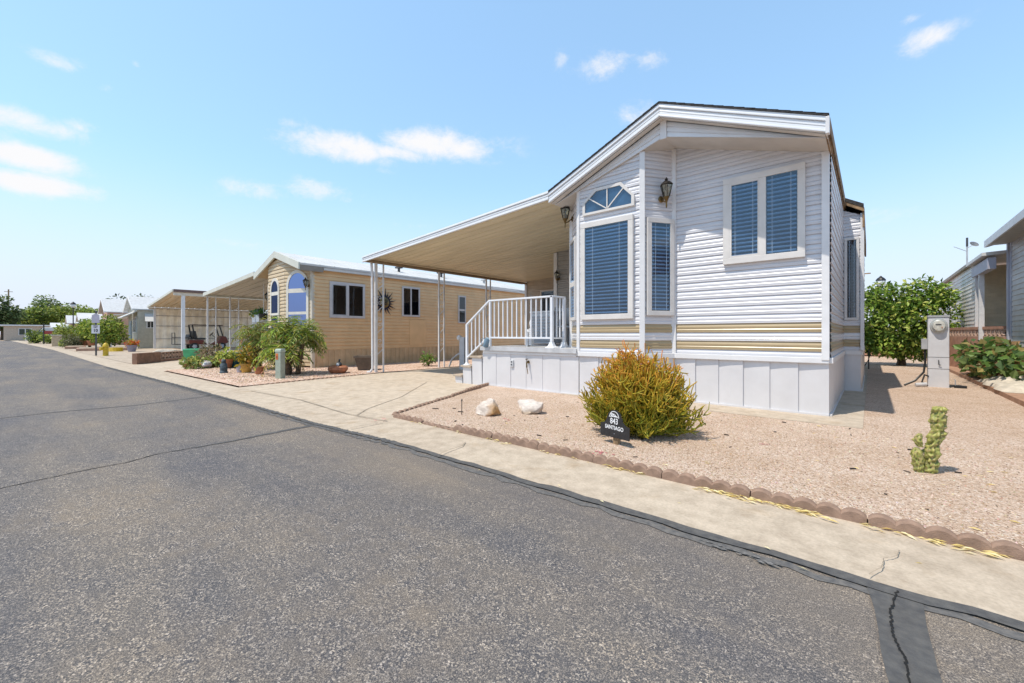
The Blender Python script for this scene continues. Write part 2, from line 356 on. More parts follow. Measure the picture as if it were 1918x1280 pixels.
ad=_n(nt,'ShaderNodeMath',operation='MULTIPLY_ADD'); ad.inputs[1].default_value=1.35; L(tot,ad.inputs[0]); L(nn.outputs[0],ad.inputs[2])
al=_n(nt,'ShaderNodeMapRange',interpolation_type='SMOOTHSTEP'); al.inputs[1].default_value=.22; al.inputs[2].default_value=1.25; L(ad.outputs[0],al.inputs[0])
mg=_n(nt,'ShaderNodeMath',operation='MULTIPLY'); L(al.outputs[0],mg.inputs[0]); 
sm=_n(nt,'ShaderNodeMapRange'); sm.inputs[1].default_value=.02; sm.inputs[2].default_value=.2; L(tot,sm.inputs[0]); L(sm.outputs[0],mg.inputs[1])
sx_=_n(nt,'ShaderNodeSeparateXYZ'); L(D,sx_.inputs[0])
hz=_n(nt,'ShaderNodeMapRange',interpolation_type='SMOOTHSTEP'); hz.inputs[1].default_value=-.02; hz.inputs[2].default_value=.35; hz.inputs[3].default_value=1; hz.inputs[4].default_value=0; L(sx_.outputs['Z'],hz.inputs[0])
hm=_n(nt,'ShaderNodeMix',data_type='RGBA'); hm.inputs[7].default_value=(*HORIZ,1); L(hz.outputs[0],hm.inputs[0]); L(gain.outputs[2],hm.inputs[6])
zd=_n(nt,'ShaderNodeMapRange'); zd.inputs[1].default_value=.62; zd.inputs[2].default_value=.97; zd.inputs[3].default_value=1; zd.inputs[4].default_value=ZEN; L(sx_.outputs['Z'],zd.inputs[0])
zm=_n(nt,'ShaderNodeVectorMath',operation='SCALE'); L(hm.outputs[2],zm.inputs[0]); L(zd.outputs[0],zm.inputs['Scale'])
mx=_n(nt,'ShaderNodeMix',data_type='RGBA'); L(mg.outputs[0],mx.inputs[0]); L(zm.outputs[0],mx.inputs[6]); mx.inputs[7].default_value=(CLOUD_V,CLOUD_V,CLOUD_V*1.02,1)
L(mx.outputs[2],bg.inputs['Color'])
vs=scene.view_settings; vs.view_transform='Standard'; vs.look='None'; vs.gamma=1; vs.use_curve_mapping=False; vs.exposure=EXPO
# ---------------------------------------------------------------- ground materials
def asphalt():
    m=bpy.data.materials.new('asphalt'); m.use_nodes=True; nt=m.node_tree; L=nt.links.new; p=nt.nodes['Principled BSDF']; p.inputs['Roughness'].default_value=.85; p.inputs['Specular IOR Level'].default_value=.25
    D=_n(nt,'ShaderNodeTexCoord').outputs['Object']
    def ramp(src,stops):
        r=_n(nt,'ShaderNodeValToRGB'); e=r.color_ramp.elements
        while len(e)<len(stops): e.new(.5)
        for x,(q,c) in zip(e,stops): x.position=q; x.color=(*c,1) if len(c)==3 else c
        L(src,r.inputs['Fac']); return r.outputs['Color']
    def noise_(s,d=6,ro=.6,sc=None):
        n=_n(nt,'ShaderNodeTexNoise'); n.inputs['Scale'].default_value=s; n.inputs['Detail'].default_value=d; n.inputs['Roughness'].default_value=ro
        if sc:
            mp=_n(nt,'ShaderNodeMapping'); mp.inputs['Scale'].default_value=sc; L(D,mp.inputs[0]); L(mp.outputs[0],n.inputs['Vector'])
        else: L(D,n.inputs['Vector'])
        return n.outputs['Fac']
    big=ramp(noise_(.62,5,.6),[(.34,(.068,.072,.086)),(.48,(.102,.098,.097)),(.64,(.148,.130,.110))])
    v=_n(nt,'ShaderNodeTexVoronoi'); v.inputs['Scale'].default_value=150; v.inputs['Randomness'].default_value=1; L(D,v.inputs['Vector'])
    sep=_n(nt,'ShaderNodeSeparateColor'); L(v.outputs['Color'],sep.inputs[0])
    chip=ramp(sep.outputs[0],[(.0,(.05,.053,.062)),(.45,(.085,.085,.09)),(.68,(.17,.155,.14)),(.9,(.26,.235,.205)),(.985,(.36,.33,.30))])
    mixn=ramp(noise_(9,7,.75),[(.36,(.12,)*3),(.62,(.95,)*3)])
    mx=_n(nt,'ShaderNodeMix',data_type='RGBA'); L(mixn,mx.inputs[0]); L(big,mx.inputs[6]); L(chip,mx.inputs[7])
    sy=_n(nt,'ShaderNodeSeparateXYZ'); L(D,sy.inputs[0]); ny=_n(nt,'ShaderNodeMath',operation='MULTIPLY_ADD'); ny.inputs[1].default_value=3.4; L(noise_(.8,6,.62),ny.inputs[0]); L(sy.outputs['Y'],ny.inputs[2])
    du=_n(nt,'ShaderNodeMapRange',interpolation_type='SMOOTHSTEP'); du.inputs[1].default_value=3.0; du.inputs[2].default_value=4.5; du.inputs[4].default_value=.5; L(ny.outputs[0],du.inputs[0])
    dm=_n(nt,'ShaderNodeMix',data_type='RGBA'); L(du.outputs[0],dm.inputs[0]); L(mx.outputs[2],dm.inputs[6]); dm.inputs[7].default_value=(.165,.143,.118,1); mx=dm
    fine=ramp(noise_(200,3,.7),[(.36,(.40,.41,.45)),(.5,(.95,.95,.95)),(.64,(1.95,1.85,1.68))])
    m2=_n(nt,'ShaderNodeMix',data_type='RGBA',blend_type='MULTIPLY'); m2.inputs[0].default_value=1; L(mx.outputs[2],m2.inputs[6]); L(fine,m2.inputs[7])
    st=ramp(noise_(1.0,6,.6,(.22,1.3,1)),[(.42,(.8,.82,.88)),(.6,(1.12,1.08,1.02))])
    m3=_n(nt,'ShaderNodeMix',data_type='RGBA',blend_type='MULTIPLY'); m3.inputs[0].default_value=.8; L(m2.outputs[2],m3.inputs[6]); L(st,m3.inputs[7])
    g=_n(nt,'ShaderNodeMix',data_type='RGBA',blend_type='MULTIPLY'); g.inputs[0].default_value=1; L(m3.outputs[2],g.inputs[6]); g.inputs[7].default_value=(ASPH*1.03,ASPH,ASPH*.975,1)
    L(g.outputs[2],p.inputs['Base Color'])
    b=_n(nt,'ShaderNodeBump'); b.inputs['Strength'].default_value=.55; b.inputs['Distance'].default_value=.006; L(noise_(120,3,.7),b.inputs['Height']); L(b.outputs[0],p.inputs['Normal'])
    return m
def gravel(name,stops,scale=58,tint=(1,1,1)):
    m=bpy.data.materials.new(name); m.use_nodes=True; nt=m.node_tree; L=nt.links.new; p=nt.nodes['Principled BSDF']; p.inputs['Roughness'].default_value=.92; p.inputs['Specular IOR Level'].default_value=.15
    D=_n(nt,'ShaderNodeTexCoord').outputs['Object']
    wn=_n(nt,'ShaderNodeTexNoise'); wn.inputs['Scale'].default_value=40; L(D,wn.inputs['Vector'])
    wa=_n(nt,'ShaderNodeMix',data_type='RGBA',blend_type='LINEAR_LIGHT'); wa.inputs[0].default_value=.012; L(D,wa.inputs[6]); L(wn.outputs['Color'],wa.inputs[7])
    v=_n(nt,'ShaderNodeTexVoronoi'); v.inputs['Scale'].default_value=scale; L(wa.outputs[2],v.inputs['Vector'])
    sep=_n(nt,'ShaderNodeSeparateColor'); L(v.outputs['Color'],sep.inputs[0])
    r=_n(nt,'ShaderNodeValToRGB'); e=r.color_ramp.elements
    while len(e)<len(stops): e.new(.5)
    for x,(q,c) in zip(e,stops): x.position=q; x.color=(*c,1)
    L(sep.outputs[0],r.inputs[0])
    n=_n(nt,'ShaderNodeTexNoise'); n.inputs['Scale'].default_value=1.1; n.inputs['Detail'].default_value=8; n.inputs['Roughness'].default_value=.7; L(D,n.inputs['Vector'])
    r2=_n(nt,'ShaderNodeValToRGB'); r2.color_ramp.elements[0].position=.36; r2.color_ramp.elements[0].color=(.80,.70,.58,1); r2.color_ramp.elements[1].position=.6; r2.color_ramp.elements[1].color=(1.06,1.03,1.0,1); L(n.outputs['Fac'],r2.inputs[0])
    mx=_n(nt,'ShaderNodeMix',data_type='RGBA',blend_type='MULTIPLY'); mx.inputs[0].default_value=.55; L(r.outputs[0],mx.inputs[6]); L(r2.outputs[0],mx.inputs[7]); L(mx.outputs[2],p.inputs['Base Color'])
    b=_n(nt,'ShaderNodeBump'); b.invert=True; b.inputs['Strength'].default_value=.9; b.inputs['Distance'].default_value=.012; L(v.outputs['Distance'],b.inputs['Height']); L(b.outputs[0],p.inputs['Normal'])
    return m
def concrete(name,col,dark,seed=0.,crack=True):
    m=bpy.data.materials.new(name); m.use_nodes=True; nt=m.node_tree; L=nt.links.new; p=nt.nodes['Principled BSDF']; p.inputs['Roughness'].default_value=.86; p.inputs['Specular IOR Level'].default_value=.25
    D=_n(nt,'ShaderNodeTexCoord').outputs['Object']; mp=_n(nt,'ShaderNodeMapping'); mp.inputs['Location'].default_value=(seed,seed*2,0); L(D,mp.inputs[0]); D=mp.outputs[0]
    def nz(s,d=8,ro=.65):
        n=_n(nt,'ShaderNodeTexNoise'); n.inputs['Scale'].default_value=s; n.inputs['Detail'].default_value=d; n.inputs['Roughness'].default_value=ro; L(D,n.inputs['Vector']); return n.outputs['Fac']
    def rp(src,a,ca,b,cb):
        r=_n(nt,'ShaderNodeValToRGB'); r.color_ramp.elements[0].position=a; r.color_ramp.elements[1].position=b; r.color_ramp.elements[0].color=(*ca,1); r.color_ramp.elements[1].color=(*cb,1); L(src,r.inputs[0]); return r.outputs[0]
    base=rp(nz(.9),.33,dark,.6,col); cur=base
    for s,a,ca,b,cb,f in((7,.35,(.82,.8,.77),.62,(1.06,1.05,1.03),1),(60,.3,(.8,.8,.8),.65,(1.1,1.1,1.1),.8),(2.1,.56,(1,1,1),.72,(.78,.70,.6),.8)):
        mx=_n(nt,'ShaderNodeMix',data_type='RGBA',blend_type='MULTIPLY'); mx.inputs[0].default_value=f; L(cur,mx.inputs[6]); L(rp(nz(s),a,ca,b,cb),mx.inputs[7]); cur=mx.outputs[2]
    L(cur,p.inputs['Base Color'])
    b=_n(nt,'ShaderNodeBump'); b.inputs['Strength'].default_value=.25; b.inputs['Distance'].default_value=.006; L(nz(70,4),b.inputs['Height']); L(b.outputs[0],p.inputs['Normal'])
    return m
ASPHALT=asphalt()
GRAVEL=gravel('pink_gravel',[(0,(.30,.20,.145)),(.2,(.50,.375,.285)),(.6,(.62,.48,.38)),(.85,(.69,.565,.48)),(1,(.76,.69,.62))],92)
GRAVELB=gravel('coarse_pink_gravel',[(0,(.33,.21,.16)),(.25,(.50,.35,.27)),(.6,(.62,.46,.37)),(.85,(.70,.56,.48)),(1,(.78,.70,.64))],30)
CONC=concrete('driveway_concrete',(.555,.475,.385),(.515,.435,.345)); CONC2=concrete('gutter_concrete',(.51,.435,.35),(.475,.40,.32),3.3)
DIRT=M('bare_dirt',(.42,.33,.25),rough=.95,vari=.2,vs=2)
TAR=M('tar_sealant',(.115,.112,.108),rough=.92,col2=(.070,.070,.073),vs=26,bump=.3,bs=120,dirt=.25)
TARG=M('worn_tar',(.165,.155,.145),rough=.92,col2=(.085,.085,.088),vs=34,bump=.3,bs=120)
CRK=M('crack_dark',(.012,.011,.01),rough=.95,vari=.2)
TERRP=concrete('terracotta_walk',(.44,.275,.195),(.37,.225,.155),5.1)
# ---------------------------------------------------------------- ground
def sheet(name,pts,z,mat,thick=0.0):
    m=MB(); 
    if thick: m.prism([(x,y,z-thick) for x,y in pts],(0,0,thick))
    else: m.poly([(x,y,z) for x,y in pts])
    o=m.build(name,mat,None,kind='structure',recalc=thick>0); return o
BACK=[(40,3.22),(-3.8,3.22),(-4.91,3.22),(-10.02,2.87),(-16.3,2.66),(-30,2.2),(-46,1.7),(-112,-1.2)]
EDGE=[(40,2.62),(-3.8,2.55),(-5.4,2.42),(-8.2,2.34),(-12,2.2),(-20,1.8),(-46,1.12),(-112,-2.1)]
o=sheet('ground',[(-1500,-900),(900,-900),(900,1600),(-1500,1600)],-.05,DIRT)
road=EDGE[::-1]
sheet('road',[(-112,-9),(40,-9)]+EDGE,0,ASPHALT)
sheet('cross_road',[(-112,-60),(-112,40),(-104,40),(-104,-60)],-.008,CONC2)
gut=MB()
for i in range(len(EDGE)-1):
    gut.poly([(*EDGE[i],.006),(*EDGE[i+1],.006),(*BACK[i+1],.03),(*BACK[i],.03)])
gut.build('gutter',CONC2,None,kind='structure')
sheet('driveway',[(-4.91,3.22),(-6.22,6.47),(-6.9,6.6),(-6.9,14.5),(-10.6,14.5),(-10.62,6.6),(-10.45,4.6),(-10.02,2.87)],.032,CONC,.05)
sheet('gravel_yard',[(-4.91,3.25),(30,3.25),(30,60),(-6.9,60),(-6.9,6.7),(-6.22,6.47)],.05,GRAVEL)
sheet('side_gravel_yard',[(-10.04,2.9),(-10.45,4.6),(-10.62,6.6),(-10.62,60),(-17.2,60),(-17.2,9),(-17.2,6),(-16.3,2.69)],.05,GRAVELB)
sheet('carport_drive',[(-16.3,2.66),(-17.2,6),(-17.2,14),(-25.8,14),(-24.2,5.4),(-21,2.5)],.02,CONC,.04)
sheet('far_yard',[(-21,2.53),(-24.2,5.4),(-25.8,14),(-30,60),(-104,60),(-104,-.8),(-46,1.72),(-30,2.22)],.03,concrete('pale_yard',(.50,.42,.34),(.42,.35,.28),9))
sheet('house_slab',[(-4.3,6.36),(-.07,6.30),(-.07,18.6),(-4.3,18.6)],.058,CONC2,.08)
sheet('terracotta_walk',[(1.76,3.3),(30,3.3),(30,32),(1.72,32)],.13,TERRP,.12)
# tar seal strip along the asphalt edge, tar patch, cracks
def ribbon(name,pts,w,z,mat,jit=.0,seed=1,sub=6):
    r=random.Random(seed); P=[]
    for i in range(len(pts)-1):
        for k in range(sub):
            t=k/sub; P.append(Vector((*pts[i],0)).lerp(Vector((*pts[i+1],0)),t))
    P.append(Vector((*pts[-1],0))); m=MB(); prev=None
    for i,p in enumerate(P):
        t=(P[min(i+1,len(P)-1)]-P[max(i-1,0)]).normalized(); nn=Vector((-t.y,t.x,0)); ww=w(i/len(P)) if callable(w) else w
        off=r.uniform(-jit,jit); a=p+nn*(ww/2*r.uniform(.7,1.3)+off); b=p-nn*(ww/2*r.uniform(.7,1.3)-off); a.z=b.z=z
        c=(m.av(a),m.av(b))
        if prev: m.face((prev[0],prev[1],c[1],c[0]))
        prev=c
    return m.build(name,mat,None,kind='structure',recalc=False)
ribbon('tar_seam',[(x,y-.035) for x,y in [(9,2.585)]+EDGE[1:6]],.072,.010,TAR,.012,3,90)
ribbon('worn_tar_seam',[(x,y-.105) for x,y in [(9,2.585)]+EDGE[1:6]],.06,.004,TARG,.03,4,110)
pl=[G(a,b) for a,b in((1600,1083),(1623,1100),(1632,1125),(1638,1145),(1645,1182),(1649,1219),(1656,1250),(1664,1280),(1680,1340),(1700,1420))]
pr=[G(a,b) for a,b in((1745,1128),(1728,1122),(1732,1150),(1735,1171),(1742,1200),(1750,1227),(1756,1255),(1765,1280),(1785,1340),(1812,1420))]
m=MB()
for i in range(len(pl)-1): m.poly([(pl[i].x,pl[i].y,.0065),(pr[i].x,pr[i].y,.0065),(pr[i+1].x,pr[i+1].y,.0065),(pl[i+1].x,pl[i+1].y,.0065)])
m.build('tar_patch',TAR,None,kind='structure',recalc=False)
ribbon('crack',[G(a,b).xy[:] for a,b in((1681,1111),(1672,1135),(1668,1152),(1670,1175),(1673.6,1197),(1683,1219),(1694,1234),(1698,1255),(1703.5,1280),(1720,1340))],.007,.012,CRK,.004,5,9)
ribbon('crack',[G(a,b).xy[:] for a,b in((-120,940),(0,915.5),(73,900),(153,882.7),(233.6,868),(292,851.7),(365,839),(438,826))],.012,.004,CRK,.006,6,8)
ribbon('sealed_crack',[G(a,b).xy[:] for a,b in((365,839),(438,826),(511,811.5),(560,802),(596,795))],lambda t:.03+.07*t,.0045,TAR,.008,7,8)
ribbon('sealed_crack',[G(a,b).xy[:] for a,b in((-100,800),(0,784),(120,771),(250,760),(330,750),(400,741))],lambda t:.03+.05*t,.004,TARG,.012,8,8)
ribbon('gutter_crack',[G(a,b,.02).xy[:] for a,b in((1628,1080),(1652,1066),(1656,1050),(1680,1045),(1686,1035))],.004,.031,M('hairline',(.30,.245,.18),vari=.2),.003,9,6)
ribbon('gutter_crack',[G(a,b,.02).xy[:] for a,b in((822,853),(838,846),(866,837),(872,830))],.010,.031,MATS['hairline'],.004,10,6)
for pts in(((655,802),(690,796),(716,792)),((648,775),(690,783),(725,789)),((668,778),(690,766),(752,744),(800,716)),((470,733),(560,749),(648,775))):
    ribbon('driveway_joint',[G(a,b,.03).xy[:] for a,b in pts],.014,.0365,MATS['hairline'],.003,11,8)
ribbon('driveway_stain',[G(a,b,.03).xy[:] for a,b in((763,774),(775,762),(800,753),(830,749),(838,749))],.012,.0365,M('cord_stain',(.33,.27,.21)),.002,12,8)
# scraped paint marks on the asphalt
r=random.Random(4)
sc=MB()
for k in range(16):
    c=G(1318+k*9.2+r.uniform(-4,4),1018+k*3.1+r.uniform(-4,6)); n=7; ph=r.random()*6
    rr=r.uniform(.008,.022)
    sc.poly([(c.x+rr*1.5*r.uniform(.5,1.2)*math.cos(ph+2*PI*j/n),c.y+rr*.6*r.uniform(.4,1.2)*math.sin(ph+2*PI*j/n),.0075+.0004*k) for j in range(n)])
sc.build('pale_scuffs',M('pale_scuff',(.17,.165,.16),rough=.9,vari=.3,vs=60),None,kind='structure',recalc=False)
# sprayed pink survey paint, dark litter
pk=MB(); r=random.Random(14)
for px,py,sz in((1122,848,.05),(1134,851,.04),(1109,851,.03),(948,786,.028),(702,788,.06),(716,785,.05),(1428,832,.03)):
    for k in range(9):
        c=G(px,py,.05)+V(r.gauss(0,sz),r.gauss(0,sz*.6),0); n=6; ph=r.random()*6; rr=r.uniform(.006,.016)
        pk.poly([(c.x+rr*r.uniform(.6,1.3)*math.cos(ph+2*PI*j/n),c.y+rr*r.uniform(.5,1.1)*math.sin(ph+2*PI*j/n),.0535+.0003*k) for j in range(n)])
pk.build('paint_spots',M('pink_paint',(.62,.22,.22),rough=.9,vari=.2,vs=40),None,kind='structure',recalc=False)
dk=MB()
for k in range(46):
    c=V(r.uniform(-4.2,1.7),r.uniform(3.4,6.2),.056); a=r.random()*6.3; dk.bar(c,c+V(math.cos(a),math.sin(a),.05)*r.uniform(.015,.06),r.uniform(.004,.010))
for px,py,l in((810,765,.10),(848,765,.05),(858,771,.08),(1700,842,.05),(1738,821,.03)):
    c=G(px,py,.056); dk.bar(c,c+V(l,l*.3,.0),.012)
dk.build('dark_litter',M('dark_twig',(.06,.045,.035),rough=.9),None,kind='stuff'); tag(bpy.data.objects['dark_litter'],'dark twigs and bits scattered over the pink gravel','litter')
# loose gravel chips (uncountable)
r=random.Random(11); m=MB()
pal=[(.36,.25,.17),(.47,.34,.245),(.55,.41,.31),(.60,.47,.37),(.64,.54,.45),(.42,.27,.18),(.22,.16,.12)]
def chip(m,p,s,r):
    a=r.random()*6.3; q=[]
    m.col=tuple(x*r.uniform(.85,1.12) for x in r.choice(pal))
    for j in range(5): q.append(m.av(p+V(math.cos(a+j*1.257)*s*r.uniform(.6,1.1),math.sin(a+j*1.257)*s*r.uniform(.6,1.1),-.002)))
    t=m.av(p+V(r.uniform(-.3,.3)*s,r.uniform(-.3,.3)*s,s*r.uniform(.5,.9))); 
    t2=m.av(p+V(r.uniform(-.5,.5)*s,r.uniform(-.5,.5)*s,s*r.uniform(.4,.8)))
    for j in range(5): m.face((q[j],q[(j+1)%5],t if j<3 else t2))
    m.face((q[0],t,t2)); m.face((q[3],t2,t))
for k in range(11000):
    if k<7500: x=r.uniform(-4.6,1.75); y=3.31+(r.random()**1.7)*3.1
    else: x=r.uniform(-16,-10.6); y=r.uniform(3.05,6.2)
    if -6.3<x<-4.6 : continue
    if x<-4 and y>3.3+(-4.75-x)*-2.2+0 and False: continue
    chip(m,V(x,y,.05),r.uniform(.005,.0105)*(1 if k<7500 else 2.2),r)
o=m.build('loose_gravel',STONEC,None,recalc=False,kind='stuff'); tag(o,'loose pink and cream gravel chips over the front yards','gravel')
# dry leaves caught along the edging
m=MB()
pal2=[(.80,.66,.27),(.84,.72,.38),(.74,.58,.22),(.86,.78,.50)]
def dry(m,p,r,s):
    a=r.random()*6.3; d=V(math.cos(a)+.9*(1 if math.cos(a)>0 else -1),math.sin(a)*.6,r.uniform(-.1,.2)); leaf(m,p,d,V(r.uniform(-.4,.4),r.uniform(-.4,.4),1),s,s*.26,r.choice(pal2))
for (x0,x1,n) in((-.93,-.55,80),(-.5,-.2,45),(-1.7,-1.3,22),(-.02,.16,16),(.22,.5,36),(-3.1,-2.75,14),(-3.6,-3.35,6),(-4.5,-3.7,8),(-2.5,-1.8,12)):
    for k in range(n): dry(m,V(r.uniform(x0,x1),3.205-abs(r.gauss(0,.03)),.034+r.random()*.012),r,r.uniform(.03,.075))
for k in range(60): dry(m,V(r.uniform(-3.5,1.6),r.uniform(3.4,6.3),.058),r,r.uniform(.03,.06))
for k in range(10): dry(m,V(r.uniform(-4.5,.6),r.uniform(2.4,3.1),.02),r,r.uniform(.03,.05))
o=m.build('dry_leaves',LEAF,None,recalc=False,kind='stuff'); tag(o,'curled yellow dry leaves lying along the concrete edging','dry leaves')
# ---------------------------------------------------------------- scalloped edging
def scallop_mesh(n=5,L_=.6,h=.047,rise=.03,th=.055):
    pts=[]; w=L_/n; seg=7
    for k in range(n):
        for j in range(seg):
            t=j/seg; pts.append((k*w+t*w, h+rise*math.sin(PI*t)**.7))
    pts.append((L_,h))
    prof=[(L_,-.06),(0,-.06)]+pts
    m=MB(); lay=[]
    for y,s in((0,-.012),(.012,0),(th-.012,0),(th,-.012)):
        lay.append([m.av((x,y,z+(s if z>0 else 0))) for x,z in prof])
    m.face(lay[0]); m.face(lay[-1][::-1])
    for a,b in zip(lay,lay[1:]):
        for i in range(len(prof)): m.face((a[i],b[i],b[(i+1)%len(prof)],a[(i+1)%len(prof)]))
    return m
ORD=['first','second','third','fourth','fifth','sixth','seventh','eighth','ninth','tenth','eleventh','twelfth','thirteenth','fourteenth']
proto=scallop_mesh().build('edging_block',PINKC,None,smooth=True)
r=random.Random(3); first=True
def put(x,y,rz,lab,grp,tilt=0.,z=.03,src=None):
    global first
    o=proto if first else proto.copy()
    if not first: COL.objects.link(o)
    first=False
    o.location=(x,y,z); o.rotation_euler=(r.uniform(-.03,.03)+tilt,r.uniform(-.012,.012),rz); tag(o,lab,'edging block',grp)
x=-4.86
for k in range(11):
    put(x,3.20+r.uniform(-.008,.008),r.uniform(-.012,.012),'%s pink scalloped block along the gutter from the driveway corner'%ORD[k],'scalloped blocks along the gutter',z=(.012,-.012,.03)[min(k,2)])
    x+=.606
a=Vector((-4.93,3.24)); b=Vector((-6.22,6.47)); d=(b-a).normalized(); ang=math.atan2(d.y,d.x)
for k in range(6):
    p=a+d*(.58*k+.04)+Vector((r.uniform(-.015,.015),0)); put(p.x,p.y,ang+r.uniform(-.05,.05),'%s crooked scalloped block up the driveway edge from the gutter'%ORD[k],'scalloped blocks along the driveway',r.uniform(-.12,.12),.0+.006*k+(.012 if k>3 else 0))
a=Vector((-16.2,2.62)); b=Vector((-10.06,2.84)); d=(b-a).normalized(); ang=math.atan2(d.y,d.x)
for k in range(10):
    p=a+d*(.612*k); put(p.x,p.y,ang,'%s low brown edging block of the neighbouring bed counting from the right corner'%ORD[9-k],'edging blocks of the neighbouring bed',z=-.045)
a=Vector((-10.05,2.9)); b=Vector((-10.6,6.3)); d=(b-a).normalized(); ang=math.atan2(d.y,d.x)
for k in range(5):
    p=a+d*(.612*k); put(p.x,p.y,ang,'%s scalloped block bordering the neighbouring bed beside the driveway'%ORD[k],'edging blocks beside the neighbouring bed',z=-.02)
# ---------------------------------------------------------------- white park-model house
HO=Vector((-2.42,6.95,0)); X=Vector((1,0,0)); Y=Vector((0,1,0)); Z=Vector((0,0,1))
house=thing('mobile_home','white lap-sided mobile home with two beige stripes, bay window and gabled front','mobile home',HO)
zs=lambda x: 4.21-.322*abs(x+2.42)
rows=lambda k: 1 if k in(1,3) else (2 if k==2 else 0)
CO=.1325; ZB=.78
def facet(name,p,q,zp=None,zq=None,zbot=ZB):
    fr,l=frame_of((*p,0),(*q,0)); m=MB(HO)
    a=zs(p[0]) if zp is None else zp; b=zs(q[0]) if zq is None else zq
    poly=[(0,zbot),(l,zbot),(l,b),(0,a)]
    if p[0]<-2.42<q[0]: poly=[(0,zbot),(l,zbot),(l,b),(-2.42-p[0],4.21),(0,a)]
    siding(m,fr,poly,CO,rows); m.build(name,[WHITE,BEIGE,SHINY],house); return fr,l
P=[(-4.43,6.95),(-3.96,6.45),(-2.80,6.45),(-2.46,6.95),(-.42,6.95)]
fL,lL=facet('bay_wall',P[0],P[1]); fC,lC=facet('bay_wall',P[1],P[2]); fR,lR=facet('bay_wall',P[2],P[3]); fM,lM=facet('front_wall',P[3],P[4])
facet('side_wall',(-.42,6.95),(-.42,18.2),3.57,3.57); facet('side_wall',(-4.43,18.2),(-4.43,6.95),3.57,3.57); facet('rear_wall',(-.42,18.2),(-4.43,18.2))
# corner posts
def post(x,y,w,z1,ang=0,name='corner_trim',z0=.80):
    m=MB(HO); c,s=math.cos(ang),math.sin(ang); m.obox((x,y,(z0+z1)/2),V(c*w/2,s*w/2,0),V(-s*w/2,c*w/2,0),V(0,0,(z1-z0)/2)); m.build(name,TRIM,house,bevel=.006)
post(-2.79,6.455,.085,zs(-2.8)-.01,.35); post(-3.965,6.455,.075,zs(-3.96)-.01,-.35); post(-2.455,6.935,.075,zs(-2.47)-.01,.1); post(-.455,6.925,.085,3.575); post(-4.42,6.93,.08,3.55)
# belt trim, skirting
m=MB(HO)
def run(m,pts,d0,d1,z0,z1):
    for p,q in zip(pts,pts[1:]):
        fr,l=frame_of((*p,0),(*q,0)); m.fbox(fr,-.004,l+.004,d0,d1,z0,z1)
run(m,P,.0,.055,.755,.835); run(m,[(-.42,6.95),(-.42,10.3)],.0,.045,.755,.835); m.build('belt_trim',TRIM,house,bevel=.008)
def skirt(name,p,q,parent,o,mat=SKIRT,pw=.36,z0=.06,ztop=.765,saw=.018,off=.0,seed=1):
    fr,l=frame_of((*p,0),(*q,0)); O,U,N=fr; m=MB(o); n=max(1,round(l/pw)); r=random.Random(seed)
    for k in range(n):
        u0=l*k/n; u1=l*(k+1)/n; d0=off; d1=off+saw*r.uniform(.8,1.3); bw=r.uniform(.0,.006)
        um=(u0+u1)/2; dm=(d0+d1)/2+bw
        for (ua,da,ub,db) in((u0,d0,um,dm),(um,dm,u1,d1)):
            m.poly([O+U*ua+N*da+Z*z0,O+U*ub+N*db+Z*z0,O+U*ub+N*db+Z*ztop,O+U*ua+N*da+Z*ztop])
        m.poly([O+U*u1+N*d1+Z*z0,O+U*u1+N*(off)+Z*z0,O+U*u1+N*(off)+Z*ztop,O+U*u1+N*d1+Z*ztop])
    m.fbox(fr,0,l,off-.004,off+.032,z0-.03,z0+.022)
    return m.build(name,mat,parent)
skirt('skirting',P[3],(-.42,6.95),house,HO,seed=2); skirt('skirting',(-.42,6.95),(-.42,10.3),house,HO,seed=3,saw=.025,pw=.55)
for a,b in((P[1],P[2]),(P[2],P[3])): skirt('skirting',a,b,house,HO,seed=4)
skirt('skirting',(-.42,11),(-.42,18.2),house,HO,seed=6)
# slide-out room on the right side
SO=(-.145,10.35)
m=MB(HO); fr,l=frame_of((-.42,SO[1],0),(SO[0],SO[1],0)); siding(m,fr,[(0,ZB),(l,ZB),(l,3.42),(0,3.55)],CO,rows); so_=m.build('slide_out_room',[WHITE,BEIGE,SHINY],house)
m=MB(HO); fr2,l2=frame_of((SO[0],SO[1],0),(SO[0],14.2,0)); siding(m,fr2,[(0,ZB),(l2,ZB),(l2,3.42),(0,3.42)],CO,rows); m.build('side_panel',[WHITE,BEIGE,SHINY],so_)
window(so_,fr,.03,l-.02,1.42,3.0,HO,border=.045,name='window',depth=.05,gm=DGLASS)
skirt('skirting',(-.42,SO[1]),SO,so_,HO,pw=.5,seed=8,saw=.004); skirt('skirting',SO,(SO[0],14.2),so_,HO,pw=.5,seed=9)
m=MB(HO); m.prism([(-.44,10.22,3.80),(-.10,10.22,3.60),(-.10,10.22,3.53),(-.44,10.22,3.73)],(0,4.1,0)); m.build('roof',SHINGLE,so_)
m=MB(HO); m.prism([(-.42,10.23,3.728),(-.095,10.23,3.528),(-.095,10.23,3.455),(-.42,10.23,3.655)],(0,.03,0)); m.box(-.118,-.09,10.262,14.3,3.17,3.53); m.build('fascia',WOODEDGE,so_)
m=MB(HO); m.fbox(fr,0,l-.0,.0,.03,.755,.835); m.fbox(fr2,0,l2,.0,.03,.755,.835); m.build('belt_trim',TRIM,so_)
m=MB(HO); m.box(-.15,-.095,10.29,10.345,.84,3.44); m.build('corner_trim',TRIM,so_)
